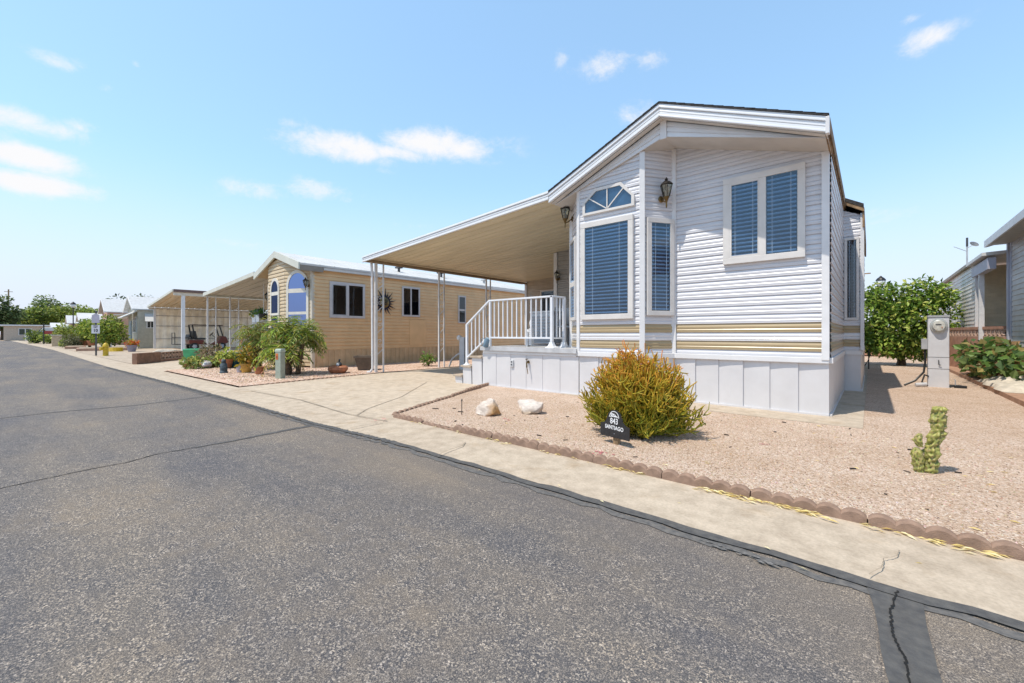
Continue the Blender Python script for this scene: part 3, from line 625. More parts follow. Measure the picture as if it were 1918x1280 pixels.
# roof
EL,ER,RX=-4.47,-.375,-2.42; ZE,ZR=3.755,4.645
m=MB(HO)
for xe in(EL,ER):
    m.prism([(RX,6.2,ZR+.012),(xe,6.2,ZE+.012),(xe,6.2,ZE-.01),(RX,6.2,ZR-.01)],(0,12.2,0))
    n=16
    for k in range(n):   # shingle courses stepping down the slope
        t0=k/n;t1=(k+1)/n; xa=RX+(xe-RX)*t0; xb=RX+(xe-RX)*t1; za=ZR+(ZE-ZR)*t0; zb=ZR+(ZE-ZR)*t1
        m.prism([(xa,6.195,za+.013),(xb,6.195,zb+.019),(xb,6.195,zb+.012)],(0,12.2,0))
m.build('roof',SHINGLE,house)
def slopebar(m,x0,z0,x1,z1,y0,y1,top,bot):
    m.prism([(x0,y0,z0+top),(x1,y0,z1+top),(x1,y0,z1+bot),(x0,y0,z0+bot)],(0,y1-y0,0))
m=MB(HO); YF=6.225
for xe in(EL,ER):
    for (a,b,d) in((-.012,-.075,.0),(-.077,-.135,.012),(-.137,-.205,.004)):
        slopebar(m,RX,ZR,xe,ZE,YF-.012+d,YF+.03+d,a,b)
        # rounded lower lip of each strip
        slopebar(m,RX,ZR,xe,ZE,YF-.024+d,YF-.0125+d,b+.026,b)
m.build('gable_fascia',FASCIA,house,bevel=.004)
m=MB(HO); m.box(ER-.035,ER+.004,YF-.03,YF+.05,ZE-.215,ZE-.012); m.build('fascia_cap',TRIM,house,bevel=.004)
# side eave board and gutter on the right, in weathered brown behind white metal
m=MB(HO); m.box(ER-.012,ER+.006,YF+.052,18.3,ZE-.15,ZE-.004); m.build('eave_board',WOODEDGE,house)
m=MB(HO); m.box(-.418,ER-.013,YF+.06,18.3,ZE-.2,ZE-.17); m.build('eave_soffit',WOODEDGE,house)
# frieze (tapers to nothing at the eaves) and level soffit
YZ=6.40; m=MB(HO)
for xe,s in((EL+.02,-1),(ER-.02,1)):
    zt0,zt1=ZR-.205,ZE-.205; zb0,zb1=4.19,zs(xe)-.005
    for k in range(3):
        f0,f1=k/3,(k+1)/3
        a0=zt0+(zb0-zt0)*f0;a1=zt1+(zb1-zt1)*f0;b0=zt0+(zb0-zt0)*f1;b1=zt1+(zb1-zt1)*f1
        m.prism([(RX,YZ-.004,a0),(xe,YZ-.004,a1),(xe,YZ-.02,b1),(RX,YZ-.02,b0)],(0,.03,0))
m.build('frieze_board',FASCIA,house)
m=MB(HO); m.box(RX-.05,RX+.05,YZ-.035,YZ-.0205,4.15,ZR-.21); m.build('peak_cap',TRIM,house,bevel=.004)
m=MB(HO)
for xe in(EL+.02,ER-.02):
    m.prism([(RX,YZ,4.19),(xe,YZ,zs(xe)-.005),(xe,YZ,zs(xe)+.03),(RX,YZ,4.225)],(0,.62,0))
    m.prism([(RX,YF+.05,ZR-.206),(xe,YF+.05,ZE-.206),(xe,YF+.05,ZE-.19),(RX,YF+.05,ZR-.19)],(0,YZ-YF-.08,0))
m.build('soffit',SOFFIT,house)
m=MB(HO); m.prism([(ER-.018,YZ-.02,zs(ER)-.01),(ER-.018,6.95,zs(ER)-.01),(ER-.018,6.95,ZE-.19),(ER-.018,YZ-.02,ZE-.21)],(.012,0,0)); m.build('soffit_end',WOODEDGE,house)
# windows
window(house,fM,.76,1.785,2.20,3.49,HO,border=.088,mull=((1.235,1.325),),sash=FRAMEW,depth=.08)
window(house,fC,.065,1.045,1.40,3.095,HO,border=.088,depth=.08)
window(house,fR,.065,lR-.045,1.45,3.02,HO,border=.075,depth=.08)
window(house,fL,.10,lL-.05,1.40,2.92,HO,border=.06,trans=((2.03,2.12),),depth=.08)
# fan transom above the bay window
O,U,N=fC; pt=lambda u,z,d: O+U*u+N*d+Z*z
outer=[(.10,3.235),(1.06,3.235),(1.06,3.40),(.83,3.665),(.34,3.665),(.10,3.45)]; cx_,cz_=.58,3.42
inner=[(cx_+(u-cx_)*.90,cz_+(z-cz_)*.80) for u,z in outer]
m=MB(HO)
for i in range(6):
    j=(i+1)%6; a,b,c,d=outer[i],outer[j],inner[j],inner[i]
    f=[m.av(pt(*q,.064)) for q in(a,b,c,d)]; k=[m.av(pt(*q,.0)) for q in(a,b,c,d)]
    m.face(f); m.face((k[0],k[1],f[1],f[0])); m.face((k[2],k[3],f[3],f[2]))
tw=m.build('transom_window',FRAMEW,house)
m=MB(HO); m.poly([pt(*q,.031) for q in inner]); m.build('window_recess',M('transom_inside',(.16,.22,.27),rough=.7,vari=.3,vs=2),tw)
m=MB(HO); m.poly([pt(*q,.048) for q in inner]); m.build('pane',GLASS,tw)
m=MB(HO); b0=pt(.575,3.275,.055)
for q in((.22,3.52),(.575,3.63),(.88,3.57)): m.bar(b0,pt(*q,.055),.018,.012,up=N)
m.build('glazing_bar',FRAMEW,tw)
# lanterns
def lantern(parent,o,pos,N,s=1.0,gl=LGLASS):
    pos=Vector(pos); N=Vector(N).normalized(); c=pos+N*.15*s
    m=MB(o); m.lathe(pos+V(0,0,-.06*s),[(.01,0),(.05*s,.003),(.055*s,.012*s),(.03*s,.03*s)],14,axis=N)
    m.tube([pos+N*.02*s+V(0,0,-.06*s),pos+N*.09*s+V(0,0,-.12*s),c+V(0,0,-.15*s),c+V(0,0,-.08*s)],[.012*s]*4,8)
    m.lathe(c,[(.008*s,-.24*s),(.014*s,-.2*s),(.01*s,-.16*s),(.03*s,-.1*s),(.045*s,-.075*s),(.045*s,-.06*s)],12); b=m.build('wall_lantern',BRASS,parent,smooth=True)
    m=MB(o)
    m.lathe(c,[(.10*s,.115*s),(.104*s,.13*s),(.05*s,.18*s),(.02*s,.195*s),(.03*s,.215*s),(.012*s,.235*s),(.004*s,.25*s)],6)
    for j in range(6):
        a=2*PI*j/6; d=V(math.cos(a),math.sin(a),0); m.bar(c+d*.048*s+V(0,0,-.065*s),c+d*.092*s+V(0,0,.118*s),.010*s)
    m.build('lantern_cage',BRONZE,b)
    m=MB(o); m.lathe(c,[(.044*s,-.06*s),(.086*s,.113*s)],6); m.build('lantern_glass',gl,b)
    m=MB(o); m.lathe(c,[(.018*s,-.06*s),(.018*s,.03*s),(.006*s,.07*s)],10); m.build('candle_tube',TRIM,b)
O,U,N=fR; lantern(house,HO,O+U*.34+Z*3.40+N*.02,N,1.0)
O,U,N=fL; lantern(house,HO,O+U*.17+Z*3.42+N*.02,N,1.0)
# exterior outlet and tap on the porch skirting are built with the porch
# ---------------------------------------------------------------- room beyond the porch (same house)
AO=Vector((-8,13.4,0))
m=MB(HO); fr,l=frame_of((-10.75,13.4,0),(-7.0,13.4,0)); siding(m,fr,[(0,.9),(l,.9),(l,3.58),(0,3.335)],CO,lambda k:0); rw=m.build('porch_room_wall',[M('porch_siding',(.50,.44,.37),rough=.5,vari=.05)],house)
m=MB(HO); m.box(-10.80,-10.70,13.33,13.42,.0,3.2); m.box(-10.75,-7,13.36,13.42,0,.9); m.build('corner_trim',TRIM,house)
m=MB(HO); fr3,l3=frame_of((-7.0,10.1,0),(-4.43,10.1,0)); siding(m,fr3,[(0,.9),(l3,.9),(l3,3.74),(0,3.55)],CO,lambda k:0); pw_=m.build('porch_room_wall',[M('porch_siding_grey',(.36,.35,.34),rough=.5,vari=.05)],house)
m=MB(HO); fr4,l4=frame_of((-7.0,13.4,0),(-7.0,10.1,0)); siding(m,fr4,[(0,.9),(l4,.9),(l4,3.6),(0,3.6)],CO,lambda k:0); m.build('porch_room_wall',[MATS['porch_siding']],house)
m=MB(HO); m.box(-7.04,-6.93,10.04,10.12,.9,3.52); m.build('corner_trim',TRIM,house)
O,U,N=fr3; lantern(house,HO,O+U*.13+Z*2.80+N*.03,N,.8)
window(rw,fr,.75,3.3,.92,2.9,HO,border=.06,mull=((1.95,2.05),),trans=((1.9,1.94),),name='sliding_door',fm=FRAMEW,gm=GLASS,bl=False,depth=.07,back=M('door_dark',(.012,.02,.045),rough=.6,vari=.4,vs=2))
# ---------------------------------------------------------------- porch deck with stairs
DO=Vector((-5.4,6.45,0)); deck=thing('porch_deck','raised white porch deck with railing and side stairs in front of the sliding door','porch deck',DO)
m=MB(DO)
for k in range(24):
    y0=6.40+k*.155; m.box(-6.40,-4.5 if k>3 else -4.0,y0,y0+.149,.855,.885)
m.box(-6.42,-3.99,6.385,6.398,.80,.885)
m.build('deck_boards',DECKW,deck)
m=MB(DO); m.box(-6.36,-4.02,6.425,6.47,.74,.80); m.build('fascia_rail',TRIM,deck,bevel=.006)
skirt('skirting',(-6.40,6.45),(-3.972,6.45),deck,DO,pw=.4,seed=11,z0=.05,ztop=.745,saw=.009)
# stair side: stepped panels and treads
TR=[(-7.31,-7.03,.225),(-7.05,-6.73,.445),(-6.75,-6.40,.665)]
for k,(xa,xb,zt) in enumerate(TR):
    m=MB(DO); m.prism([(xa+.03,6.45,.03),(xb-.02,6.45,.03),(xb-.02,6.435,zt-.04),(xa+.03,6.435,zt-.04)],(0,.03,0)); m.build('stair_side',SKIRT,deck)
    m=MB(DO); m.box(xa+.02,xa+.045,6.48,7.7,(TR[k-1][2] if k else .03),zt-.045); m.build('riser',TRIM,deck)
    m=MB(DO); m.box(xa-.015,xb+.0,6.40,7.7,zt-.04,zt); m.build('stair_tread',TREAD,deck,bevel=.006)
m=MB(DO); m.box(-6.42,-6.395,6.48,7.7,.665,.80); m.build('riser',TRIM,deck)
def railpost(x,y,z0,z1,w=.055,foot=True):
    m=MB(DO); m.box(x-w/2,x+w/2,y-w/2,y+w/2,z0,z1)
    p=m.build('railing_post',RAIL,deck,bevel=.004)
    if foot:
        m=MB(DO); b=[(.095,0),(.092,.012),(.06,.03),(.042,.075),(.036,.11)]
        rings=[]
        for s,h in b: rings.append([m.av((x+sx*s,y+sy*s,z0+h)) for sx,sy in((-1,-1),(1,-1),(1,1),(-1,1))])
        for i in range(len(b)-1):
            for j in range(4): m.face((rings[i][j],rings[i][(j+1)%4],rings[i+1][(j+1)%4],rings[i+1][j]))
        m.build('post_foot',RAIL,p)
YR=6.50; ZD=.885; ZT=1.85
railpost(-6.22,YR,ZD-.02,ZT,.045,False); railpost(-4.60,YR,ZD,ZT+.02); railpost(-4.56,6.86,ZD,ZT+.0)
m=MB(DO); m.box(-6.25,-4.57,YR-.03,YR+.03,ZT,ZT+.035); m.obox((-4.58,6.68,ZT+.0175),V(.028,0,0),V(.01,.21,0),V(0,0,.016)); m.bar((-6.24,YR,ZT+.0175),(-6.95,YR,1.36),.058,.036); rail=m.build('top_rail',RAIL,deck,bevel=.005)
m=MB(DO); m.box(-6.24,-4.63,YR-.02,YR+.02,1.055,1.09); m.obox((-4.58,6.69,1.072),V(.018,0,0),V(.008,.15,0),V(0,0,.016)); m.bar((-6.30,YR,1.07),(-6.93,YR,.62),.05,.036); m.build('bottom_rail',RAIL,deck,bevel=.004)
m=MB(DO); m.box(-6.975,-6.925,YR-.025,YR+.025,.445,1.375); m.lathe((-6.95,YR,.445),[(.09,0),(.085,.015),(.05,.03),(.034,.06)],14); m.build('newel_post',RAIL,deck,bevel=.004)
for k in range(12):
    x=-6.22+(k+1)*(1.62/13); m=MB(DO); m.box(x-.011,x+.011,YR-.011,YR+.011,1.09,ZT); m.build('baluster',RAIL,rail)
for k in range(4):
    t=(k+1)/5; x=-6.30-t*.62; m=MB(DO); m.box(x-.011,x+.011,YR-.011,YR+.011,1.07-t*.45,1.80-t*.43); m.build('baluster',RAIL,rail)
for k in range(2):
    y=6.62+.11*k; m=MB(DO); m.box(-4.59,-4.568,y,y+.022,1.09,ZT); m.build('baluster',RAIL,rail)
# outlet and tap
m=MB(DO); m.box(-5.58,-5.50,6.415,6.452,.48,.62); ob=m.build('outlet_box',LGREY,deck,bevel=.006)
m=MB(DO)
for z in(.515,.57): m.box(-5.558,-5.522,6.41,6.418,z,z+.026)
m.build('socket_cover',DGREY,ob)
m=MB(DO); m.lathe((-5.12,6.44,.60),[(.03,0),(.03,.01),(.012,.012),(.012,.05)],12,axis=(0,-1,0)); m.tube([(-5.12,6.40,.60),(-5.10,6.36,.59),(-5.085,6.345,.54),(-5.085,6.345,.50)],[.014,.013,.013,.015],8); m.tube([(-5.12,6.385,.61),(-5.12,6.385,.65)],.006,6); m.lathe((-5.12,6.385,.65),[(.03,0),(.032,.006),(.03,.012)],10); m.tube([(-5.085,6.345,.50),(-5.075,6.35,.44),(-5.07,6.36,.37)],[.008,.008,.006],6); m.build('garden_tap',BRASS,deck,smooth=True)
# blue-grey jug hanging at the stair corner
jo=Vector((-6.20,6.36,.97)); m=MB(jo); ax=V(.45,-.15,.9)
m.lathe(jo-ax.normalized()*.1,[(.05,0),(.058,.01),(.058,.16),(.04,.19),(.042,.2)],18,axis=ax); m.tube([jo+V(.0,-.05,.09),jo+V(-.09,-.06,.07),jo+V(-.09,-.05,-.04),jo+V(-.05,-.04,-.08)],.008,6)
tag(m.build('metal_jug',M('blue_enamel',(.16,.25,.33),rough=.35,vari=.15,vs=12),None,smooth=True),'small tilted blue-grey jug hanging where the stair rail meets the deck','jug')
# furniture on the deck
def chair(x,y,rz,lab):
    t=thing('patio_chair',lab,'chair',(x,y,.885),rz,'patio chairs on the deck')
    m=MB(); 
    for sx in(-.22,.22): m.bar((sx,-.22,0),(sx,-.22,.46),.03); m.bar((sx,.22,0),(sx,.26,.95),.03)
    for sx in(-.22,.22): m.bar((sx,-.24,.62),(sx,.24,.62),.035)
    m.build('chair_frame',GREYM,t)
    m=MB(); m.box(-.22,.22,-.22,.22,.43,.46); m.build('seat',LGREY,t); m=MB(); m.obox((0,.25,.72),V(.205,0,0),V(0,.012,0),V(0,.012,.2)); m.build('backrest',LGREY,t)
chair(-5.75,8.6,.5,'grey patio chair on the deck next to the pale ornament'); chair(-4.95,8.9,-.4,'grey patio chair on the deck nearest the bay window')
t=thing('patio_table','tall grey patio table with a pale top in front of the sliding door','table',(-5.35,9.2,.885))
m=MB(); m.box(-.55,.55,-.3,.3,.70,.735); m.build('table_top',LGREY,t)
for a in(-.48,.48):
    m=MB(); m.box(a-.025,a+.025,-.25,.25,.0,.695); m.build('leg',GREYM,t)
t=thing('stacked_ornament','white stacked ornament standing on the deck behind the railing','ornament',(-5.50,6.95,.885))
m=MB(); m.box(-.07,-.01,-.05,.05,0,.28); m.lathe((-.04,0,.28),[(.03,0),(.045,.03),(.03,.075),(.005,.085)],12); m.build('ornament_base',TRIM,t,bevel=.006)
m=MB()
for k in range(8): m.box(.02+(.004 if k%2 else 0),.085,-.045,.045,.03+k*.045,.07+k*.045)
m.tube([(.05,0,.38),(.03,0,.5),(.06,0,.62)],[.022,.03,.008],8); m.build('ornament_stack',TRIM,t)
t=thing('side_cabinet','grey shuttered cabinet standing at the deck end beyond the railing','cabinet',(-6.05,8.3,.885))
m=MB(); m.box(-.3,.3,-.2,.2,.04,.78); m.build('cabinet_body',LGREY,t,bevel=.01)
m=MB()
for k in range(9): m.obox((0,-.212,.12+k*.07),V(.26,0,0),V(0,.012,.02),V(0,-.003,.004))
m.build('slat_door',GREYM,t)
m=MB(); m.box(-.33,.33,-.23,.23,.785,.82); m.build('cabinet_top',TRIM,t)
# ---------------------------------------------------------------- awning over the drive
WO=Vector((-10.75,6.6,0)); aw=thing('carport_awning','white-edged flat carport awning with tan ribbed underside beside the white house','carport awning',WO)
XA,XB=-4.48,-10.95; zt=lambda x: 3.70+(x-XA)/(XB-XA)*(3.29-3.70)
m=MB(WO); y=6.26; YE=13.42; prof=[]
while y<YE:
    prof+=[(y,0),(y+.20,0),(y+.215,.035),(y+.235,.035),(y+.25,0)]; y+=.25
ra=[(m.av((XA,yy,zt(XA)+dz)),m.av((XB,yy,zt(XB)+dz))) for yy,dz in prof]
for a,b in zip(ra,ra[1:]): m.face((a[0],a[1],b[1],b[0]))
m.build('pan_roof',AWN,aw)
m=MB(WO); m.prism([(XA,6.26,zt(XA)+.05),(XB,6.26,zt(XB)+.05),(XB,6.26,zt(XB)+.062),(XA,6.26,zt(XA)+.062)],(0,YE-6.26,0)); m.build('roof_skin',ROOFW,aw)
m=MB(WO)
for a,b,d in((.075,.028,.0),(.026,-.020,.01),(-.022,-.085,.004)):
    slopebar(m,XA,zt(XA),XB-.06,zt(XB)-.004,YF-.012+d,YF+.03+d,a,b); slopebar(m,XA,zt(XA),XB-.06,zt(XB)-.004,YF-.024+d,YF-.0125+d,b+.022,b)
m.build('front_fascia',FASCIA,aw,bevel=.003)
m=MB(WO); m.box(XB-.055,XB-.02,YF+.04,YE,zt(XB)-.075,zt(XB)+.06); m.build('edge_gutter',M('brown_gutter',(.24,.165,.10),rough=.55,vari=.15),aw)
m=MB(WO); m.box(-10.79,-10.71,6.3,YE,zt(-10.75)-.115,zt(-10.75)-.045); m.build('eave_beam',M('beam_brown',(.27,.20,.13),rough=.6,vari=.1),aw)
def scrollpost(y0,y1,heavy=False):
    ztop=zt(-10.75)-.115
    m=MB(WO)
    w0=.075 if heavy else .04
    m.box(-10.75-.025,-10.75+.025,y0-w0/2,y0+w0/2,.03,ztop); m.box(-10.75-.018,-10.75+.018,y1-.018,y1+.018,.03,ztop)
    for yy in(y0,y1): m.box(-10.79,-10.71,yy-.04,yy+.04,.03,.045)
    p=m.build('support_post',POSTW,aw)
    m=MB(WO); k=0; z=.55; ym=(y0+y1)/2; g=(y1-y0)
    while z<ztop-.35:
        m.bar((-10.75,y0+.03,z),(-10.75,y1-.018,z+.16),.016)
        pts=[(-10.75,ym+math.cos(a)*(.015+.05*a/7)*g/.2,z+.27+math.sin(a)*(.015+.05*a/7)) for a in[j*.5 for j in range(15)]]
        m.tube(pts,.007,5)
        pts=[(-10.75,ym-math.cos(a)*(.015+.05*a/7)*g/.2,z+.40-math.sin(a)*(.015+.05*a/7)) for a in[j*.5 for j in range(15)]]
        m.tube(pts,.007,5); z+=.62
    m.build('scroll_infill',POSTW,p)
scrollpost(6.50,6.74,True); scrollpost(8.80,9.02); scrollpost(11.02,11.24)
m=MB(WO); m.tube([(-10.86,6.42,zt(XB)-.08),(-10.84,6.43,2.9),(-10.83,6.44,.16),(-10.85,6.38,.07),(-10.9,6.30,.05)],[.036]*5,8); m.build('downspout',POSTW,aw,smooth=True)
# ---------------------------------------------------------------- tan neighbouring house
TO=Vector((-15.6,6.1,0)); tan=thing('mobile_home','tan lap-sided mobile home with arched bay windows, white roof and metal sun','mobile home',TO)
zt2=lambda x: 3.98-.30*abs(x+15.6)
TC=.122; TPROF=((0,.0),(.0,.025),(.45,.022),(.72,.009),(1.,.0))
def tfacet(name,p,q,z0=.64,za=None,zb=None,mat=TANS):
    fr,l=frame_of((*p,0),(*q,0)); m=MB(TO); a=zt2(p[0]) if za is None else za; b=zt2(q[0]) if zb is None else zb
    siding(m,fr,[(0,z0),(l,z0),(l,b),(0,a)],TC,None,TPROF); m.build(name,[mat],tan); return fr,l
TP=[(-17.4,6.1),(-16.45,5.66),(-14.98,5.66),(-13.92,6.05),(-13.75,6.05)]
CRS=M('cream_siding',(.60,.47,.30),rough=.5,vari=.04,vs=3,dirt=.1)
t1,l1=tfacet('bay_wall',TP[0],TP[1],.1,mat=CRS); t2,l2=tfacet('bay_wall',TP[1],TP[2],.1,mat=CRS); t3,l3=tfacet('bay_wall',TP[2],TP[3],.1,mat=CRS); tfacet('front_wall',TP[3],TP[4],.1,mat=CRS)
tr_,tl_=tfacet('side_wall',(-13.75,6.05),(-13.75,17.0),.64,3.30,3.30); tfacet('rear_wall',(-13.75,17),(-17.4,17)); tfacet('side_wall',(-17.4,17),(-17.4,6.1),.64,3.3,3.3)
m=MB(TO)
O,U,N=tr_; n=110
for k in range(n):
    u0=tl_*k/n;u1=tl_*(k+1)/n; d0,d1=(.03,.03) if k%2 else (.012,.012)
    m.poly([O+U*u0+N*d0+Z*.03,O+U*u1+N*d1+Z*.03,O+U*u1+N*d1+Z*.63,O+U*u0+N*d0+Z*.63]); m.poly([O+U*u1+N*.03+Z*.03,O+U*u1+N*.012+Z*.03,O+U*u1+N*.012+Z*.63,O+U*u1+N*.03+Z*.63])
m.build('skirting',TANSK,tan,recalc=False)
m=MB(TO); m.fbox(tr_,0,tl_,.0,.035,.628,.648); m.build('belt_trim',TANS,tan)
m=MB(TO); m.fbox(tr_,-.05,.04,.0,.022,.05,3.25); m.box(-13.86,-13.76,6.0,6.045,.05,3.2); m.build('corner_trim',CREAM,tan)
m=MB(TO); m.fbox(tr_,3.72,4.5,.02,.035,.72,1.72); m.build('access_panel',TANS,tan)
m=MB(TO); m.fbox(tr_,4.02,4.05,.02,.03,1.75,3.25); m.build('seam_trim',TANS,tan)
# roof
m=MB(TO); RT=4.0; 
for xe in(-17.62,-13.58):
    m.prism([(-15.6,5.58,RT),(xe,5.58,3.40),(xe,5.58,3.34),(-15.6,5.58,RT-.06)],(0,11.6,0))
    for k in range(24): 
        y=5.7+k*.48; m.prism([(-15.6,y,RT+.012),(xe,y,3.412),(xe,y,3.40),(-15.6,y,RT)],(0,.03,0))
m.build('roof',ROOFW,tan)
m=MB(TO)
for xe in(-17.60,-13.60): slopebar(m,-15.6,RT,xe,3.40,5.52,5.575,.015,-.21)
m.build('gable_fascia',SAGE,tan,bevel=.004)
m=MB(TO); m.box(-13.64,-13.585,5.58,6.3,3.17,3.34); m.build('eave_return',M('grey_brown_eave',(.27,.235,.20),rough=.6,vari=.08),tan)
m=MB(TO); m.box(-13.70,-13.60,6.32,17.2,3.245,3.335); m.build('eave_fascia',ROOFW,tan)
m=MB(TO)
for xe in(-17.58,-13.62): m.prism([(-15.6,5.58,RT-.11),(xe,5.58,3.29),(xe,5.58,3.275),(-15.6,5.58,RT-.125)],(0,.5,0))
m.build('soffit',M('tan_soffit',(.52,.38,.22),rough=.6,vari=.05),tan)
# roof vents
for i,(y,x,s) in enumerate(((9.8,-14.5,1),(12.0,-14.5,1.25),(14.6,-14.4,.9))):
    m=MB(TO); zz=3.40+.6*(-13.58-x)/2.02
    m.tube([(x,y,zz-.05),(x,y,zz+.14*s)],.05,8); m.box(x-.13*s,x+.13*s,y-.1*s,y+.1*s,zz+.14*s,zz+.20*s); m.build('roof_vent',DGREY if i<2 else GREYM,tan)
def arch_window(fr,u0,u1,z0,zs_,o,parent,b=.075,trans=()):
    O,U,N=fr; r=(u1-u0)/2; uc=(u0+u1)/2; ns=14; P_=lambda u,z,d:O+U*u+N*d+Z*z
    out=[(u0,z0),(u1,z0)]+[(uc+r*math.cos(PI*k/ns),zs_+r*math.sin(PI*k/ns)*1.1) for k in range(ns+1)]
    ri=r-b; inn=[(u0+b,z0+b),(u1-b,z0+b)]+[(uc+ri*math.cos(PI*k/ns),zs_+ri*math.sin(PI*k/ns)*1.1) for k in range(ns+1)]
    m=MB(o); n=len(out)
    for i in range(n):
        j=(i+1)%n; f=[m.av(P_(*q,.06)) for q in(out[i],out[j],inn[j],inn[i])]; k=[m.av(P_(*q,.01)) for q in(out[i],out[j],inn[j],inn[i])]
        m.face(f); m.face((k[0],k[1],f[1],f[0])); m.face((k[2],k[3],f[3],f[2]))
    for a,c in trans: m.fbox(fr,u0+b,u1-b,.01,.056,a,c)
    w=m.build('arched_window',M('arch_trim',(.70,.66,.58),rough=.5,vari=.04),parent)
    m=MB(o); m.poly([P_(*q,.033) for q in inn]); m.build('window_recess',M('arch_inside',(.16,.14,.19),rough=.8,vari=.6,vs=1.2),w)
    m=MB(o); m.poly([P_(*q,.048) for q in inn]); m.build('pane',MIRROR,w)
arch_window(t1,.12,l1-.12,1.0,2.62,TO,tan,.07,((1.78,1.86),(2.42,2.52)))
arch_window(t2,.28,l2-.42,1.0,2.68,TO,tan,.09,((1.80,1.88),(2.50,2.62)))
arch_window(t3,.10,l3-.06,1.0,2.74,TO,tan,.09,((1.80,1.89),(2.52,2.66)))
window(tan,tr_,.52,1.80,1.70,2.92,TO,border=.085,mull=((1.10,1.20),),gm=DGLASS,bl=False,fm=M('grey_white_frame',(.55,.53,.53),rough=.5,vari=.05),depth=.06,back=M('curtained_dark',(.02,.014,.012),rough=.8,vari=.6,vs=2),sash=GREYM)
window(tan,tr_,3.36,4.22-.02,1.83,3.0,TO,border=.07,mull=((3.74,3.80),),gm=DGLASS,bl=False,fm=MATS['grey_white_frame'],depth=.06,back=MATS['curtained_dark'])
window(tan,tr_,6.25,6.70,1.62,2.84,TO,border=.06,trans=((2.17,2.25),),gm=DGLASS,bl=False,fm=MATS['grey_white_frame'],depth=.06,back=MATS['curtained_dark'])
O,U,N=t3; lantern(tan,TO,O+U*(l3-.05)+Z*2.78+N*.05,N,.85)
O,U,N=t1; lantern(tan,TO,O+U*.02+Z*2.55+N*.05,N,.85)
# metal sun on the wall
so2=Vector((-13.70,8.62,2.32)); sun_=thing('sun_ornament','dark blue metal sun with wavy rays and gold face on the tan wall','wall ornament',so2)
m=MB(so2); pts=[]
nr=20
for k in range(nr*6):
    a=2*PI*k/(nr*6); ph=k%6; big=.53 if (k//6)%2==0 else .43; wv=.35 if (k//6)%2 else -.35
    rr=(.24,.26,big*.8,big,big*.72,.26)[ph]; aa=a+(.06 if ph in(2,3) else 0)
    pts.append((so2.x,so2.y+math.cos(aa)*rr,so2.z+math.sin(aa)*rr))
m.prism(pts,(.02,0,0)); m.build('sun_rays',M('dark_blue_metal',(.02,.022,.045),rough=.45,metal=.3,vari=.3,vs=9),sun_)
m=MB(so2); m.lathe(so2+V(.02,0,0),[(.2,0),(.195,.02),(.14,.05),(.05,.065),(.005,.068)],22,axis=(1,0,0)); f=m.build('sun_face',M('antique_gold',(.20,.14,.05),rough=.45,metal=.5,vari=.4,vs=18),sun_,smooth=True)
m=MB(so2)
for sy in(-.07,.07): m.lathe(so2+V(.07,sy,.05),[(.025,0),(.015,.012)],8,axis=(1,0,0))
m.tube([so2+V(.085,-.06,-.07),so2+V(.092,0,-.09),so2+V(.085,.06,-.07)],.01,5); m.prism([so2+V(.08,-.015,.03),so2+V(.08,.015,.03),so2+V(.08,.02,-.03),so2+V(.08,-.02,-.03)],(.03,0,0)); m.build('sun_features',MATS['dark_blue_metal'],f)
# awning of the tan house
A2=Vector((-24.3,6,0)); a2=thing('carport_awning','sage-fronted carport awning on the far side of the tan house','carport awning',A2)
xa,xb=-17.63,-24.6; z2=lambda x: 3.44+(x-xa)/(xb-xa)*(3.08-3.44)
m=MB(A2); y=5.6; prof=[]
while y<12.8: prof+=[(y,0),(y+.3,0),(y+.32,.04),(y+.36,.04),(y+.38,0)]; y+=.4
ra=[(m.av((xa,yy,z2(xa)+dz)),m.av((xb,yy,z2(xb)+dz))) for yy,dz in prof]
for a,b in zip(ra,ra[1:]): m.face((a[0],a[1],b[1],b[0]))
m.build('pan_roof',M('awning_pan_grey',(.42,.36,.28),rough=.5,vari=.1,vs=2,dirt=.3,stretch=(.3,3,1)),a2)
m=MB(A2); m.prism([(xa,5.6,z2(xa)+.05),(xb,5.6,z2(xb)+.05),(xb,5.6,z2(xb)+.06),(xa,5.6,z2(xa)+.06)],(0,7.2,0)); m.build('roof_skin',ROOFW,a2)
m=MB(A2); slopebar(m,xa,z2(xa),xb,z2(xb),5.53,5.58,.07,-.09); m.build('front_fascia',SAGE,a2,bevel=.004)
m=MB(A2); m.box(xb-.02,xb+.06,5.59,12.8,z2(xb)-.09,z2(xb)+.055); m.build('edge_gutter',SAGE,a2)
for (ya,yb) in((5.68,6.02),(6.62,7.0)):
    m=MB(A2); m.box(-24.47,-24.41,ya-.03,ya+.03,0,z2(-24.4)-.02); m.box(-24.46,-24.42,yb-.02,yb+.02,0,z2(-24.4)-.02); p=m.build('support_post',POSTW,a2)
    m=MB(A2); z=.6
    while z<2.6: m.bar((-24.44,ya,z),(-24.44,yb,z+.25),.02); z+=.55
    m.build('scroll_infill',POSTW,p)
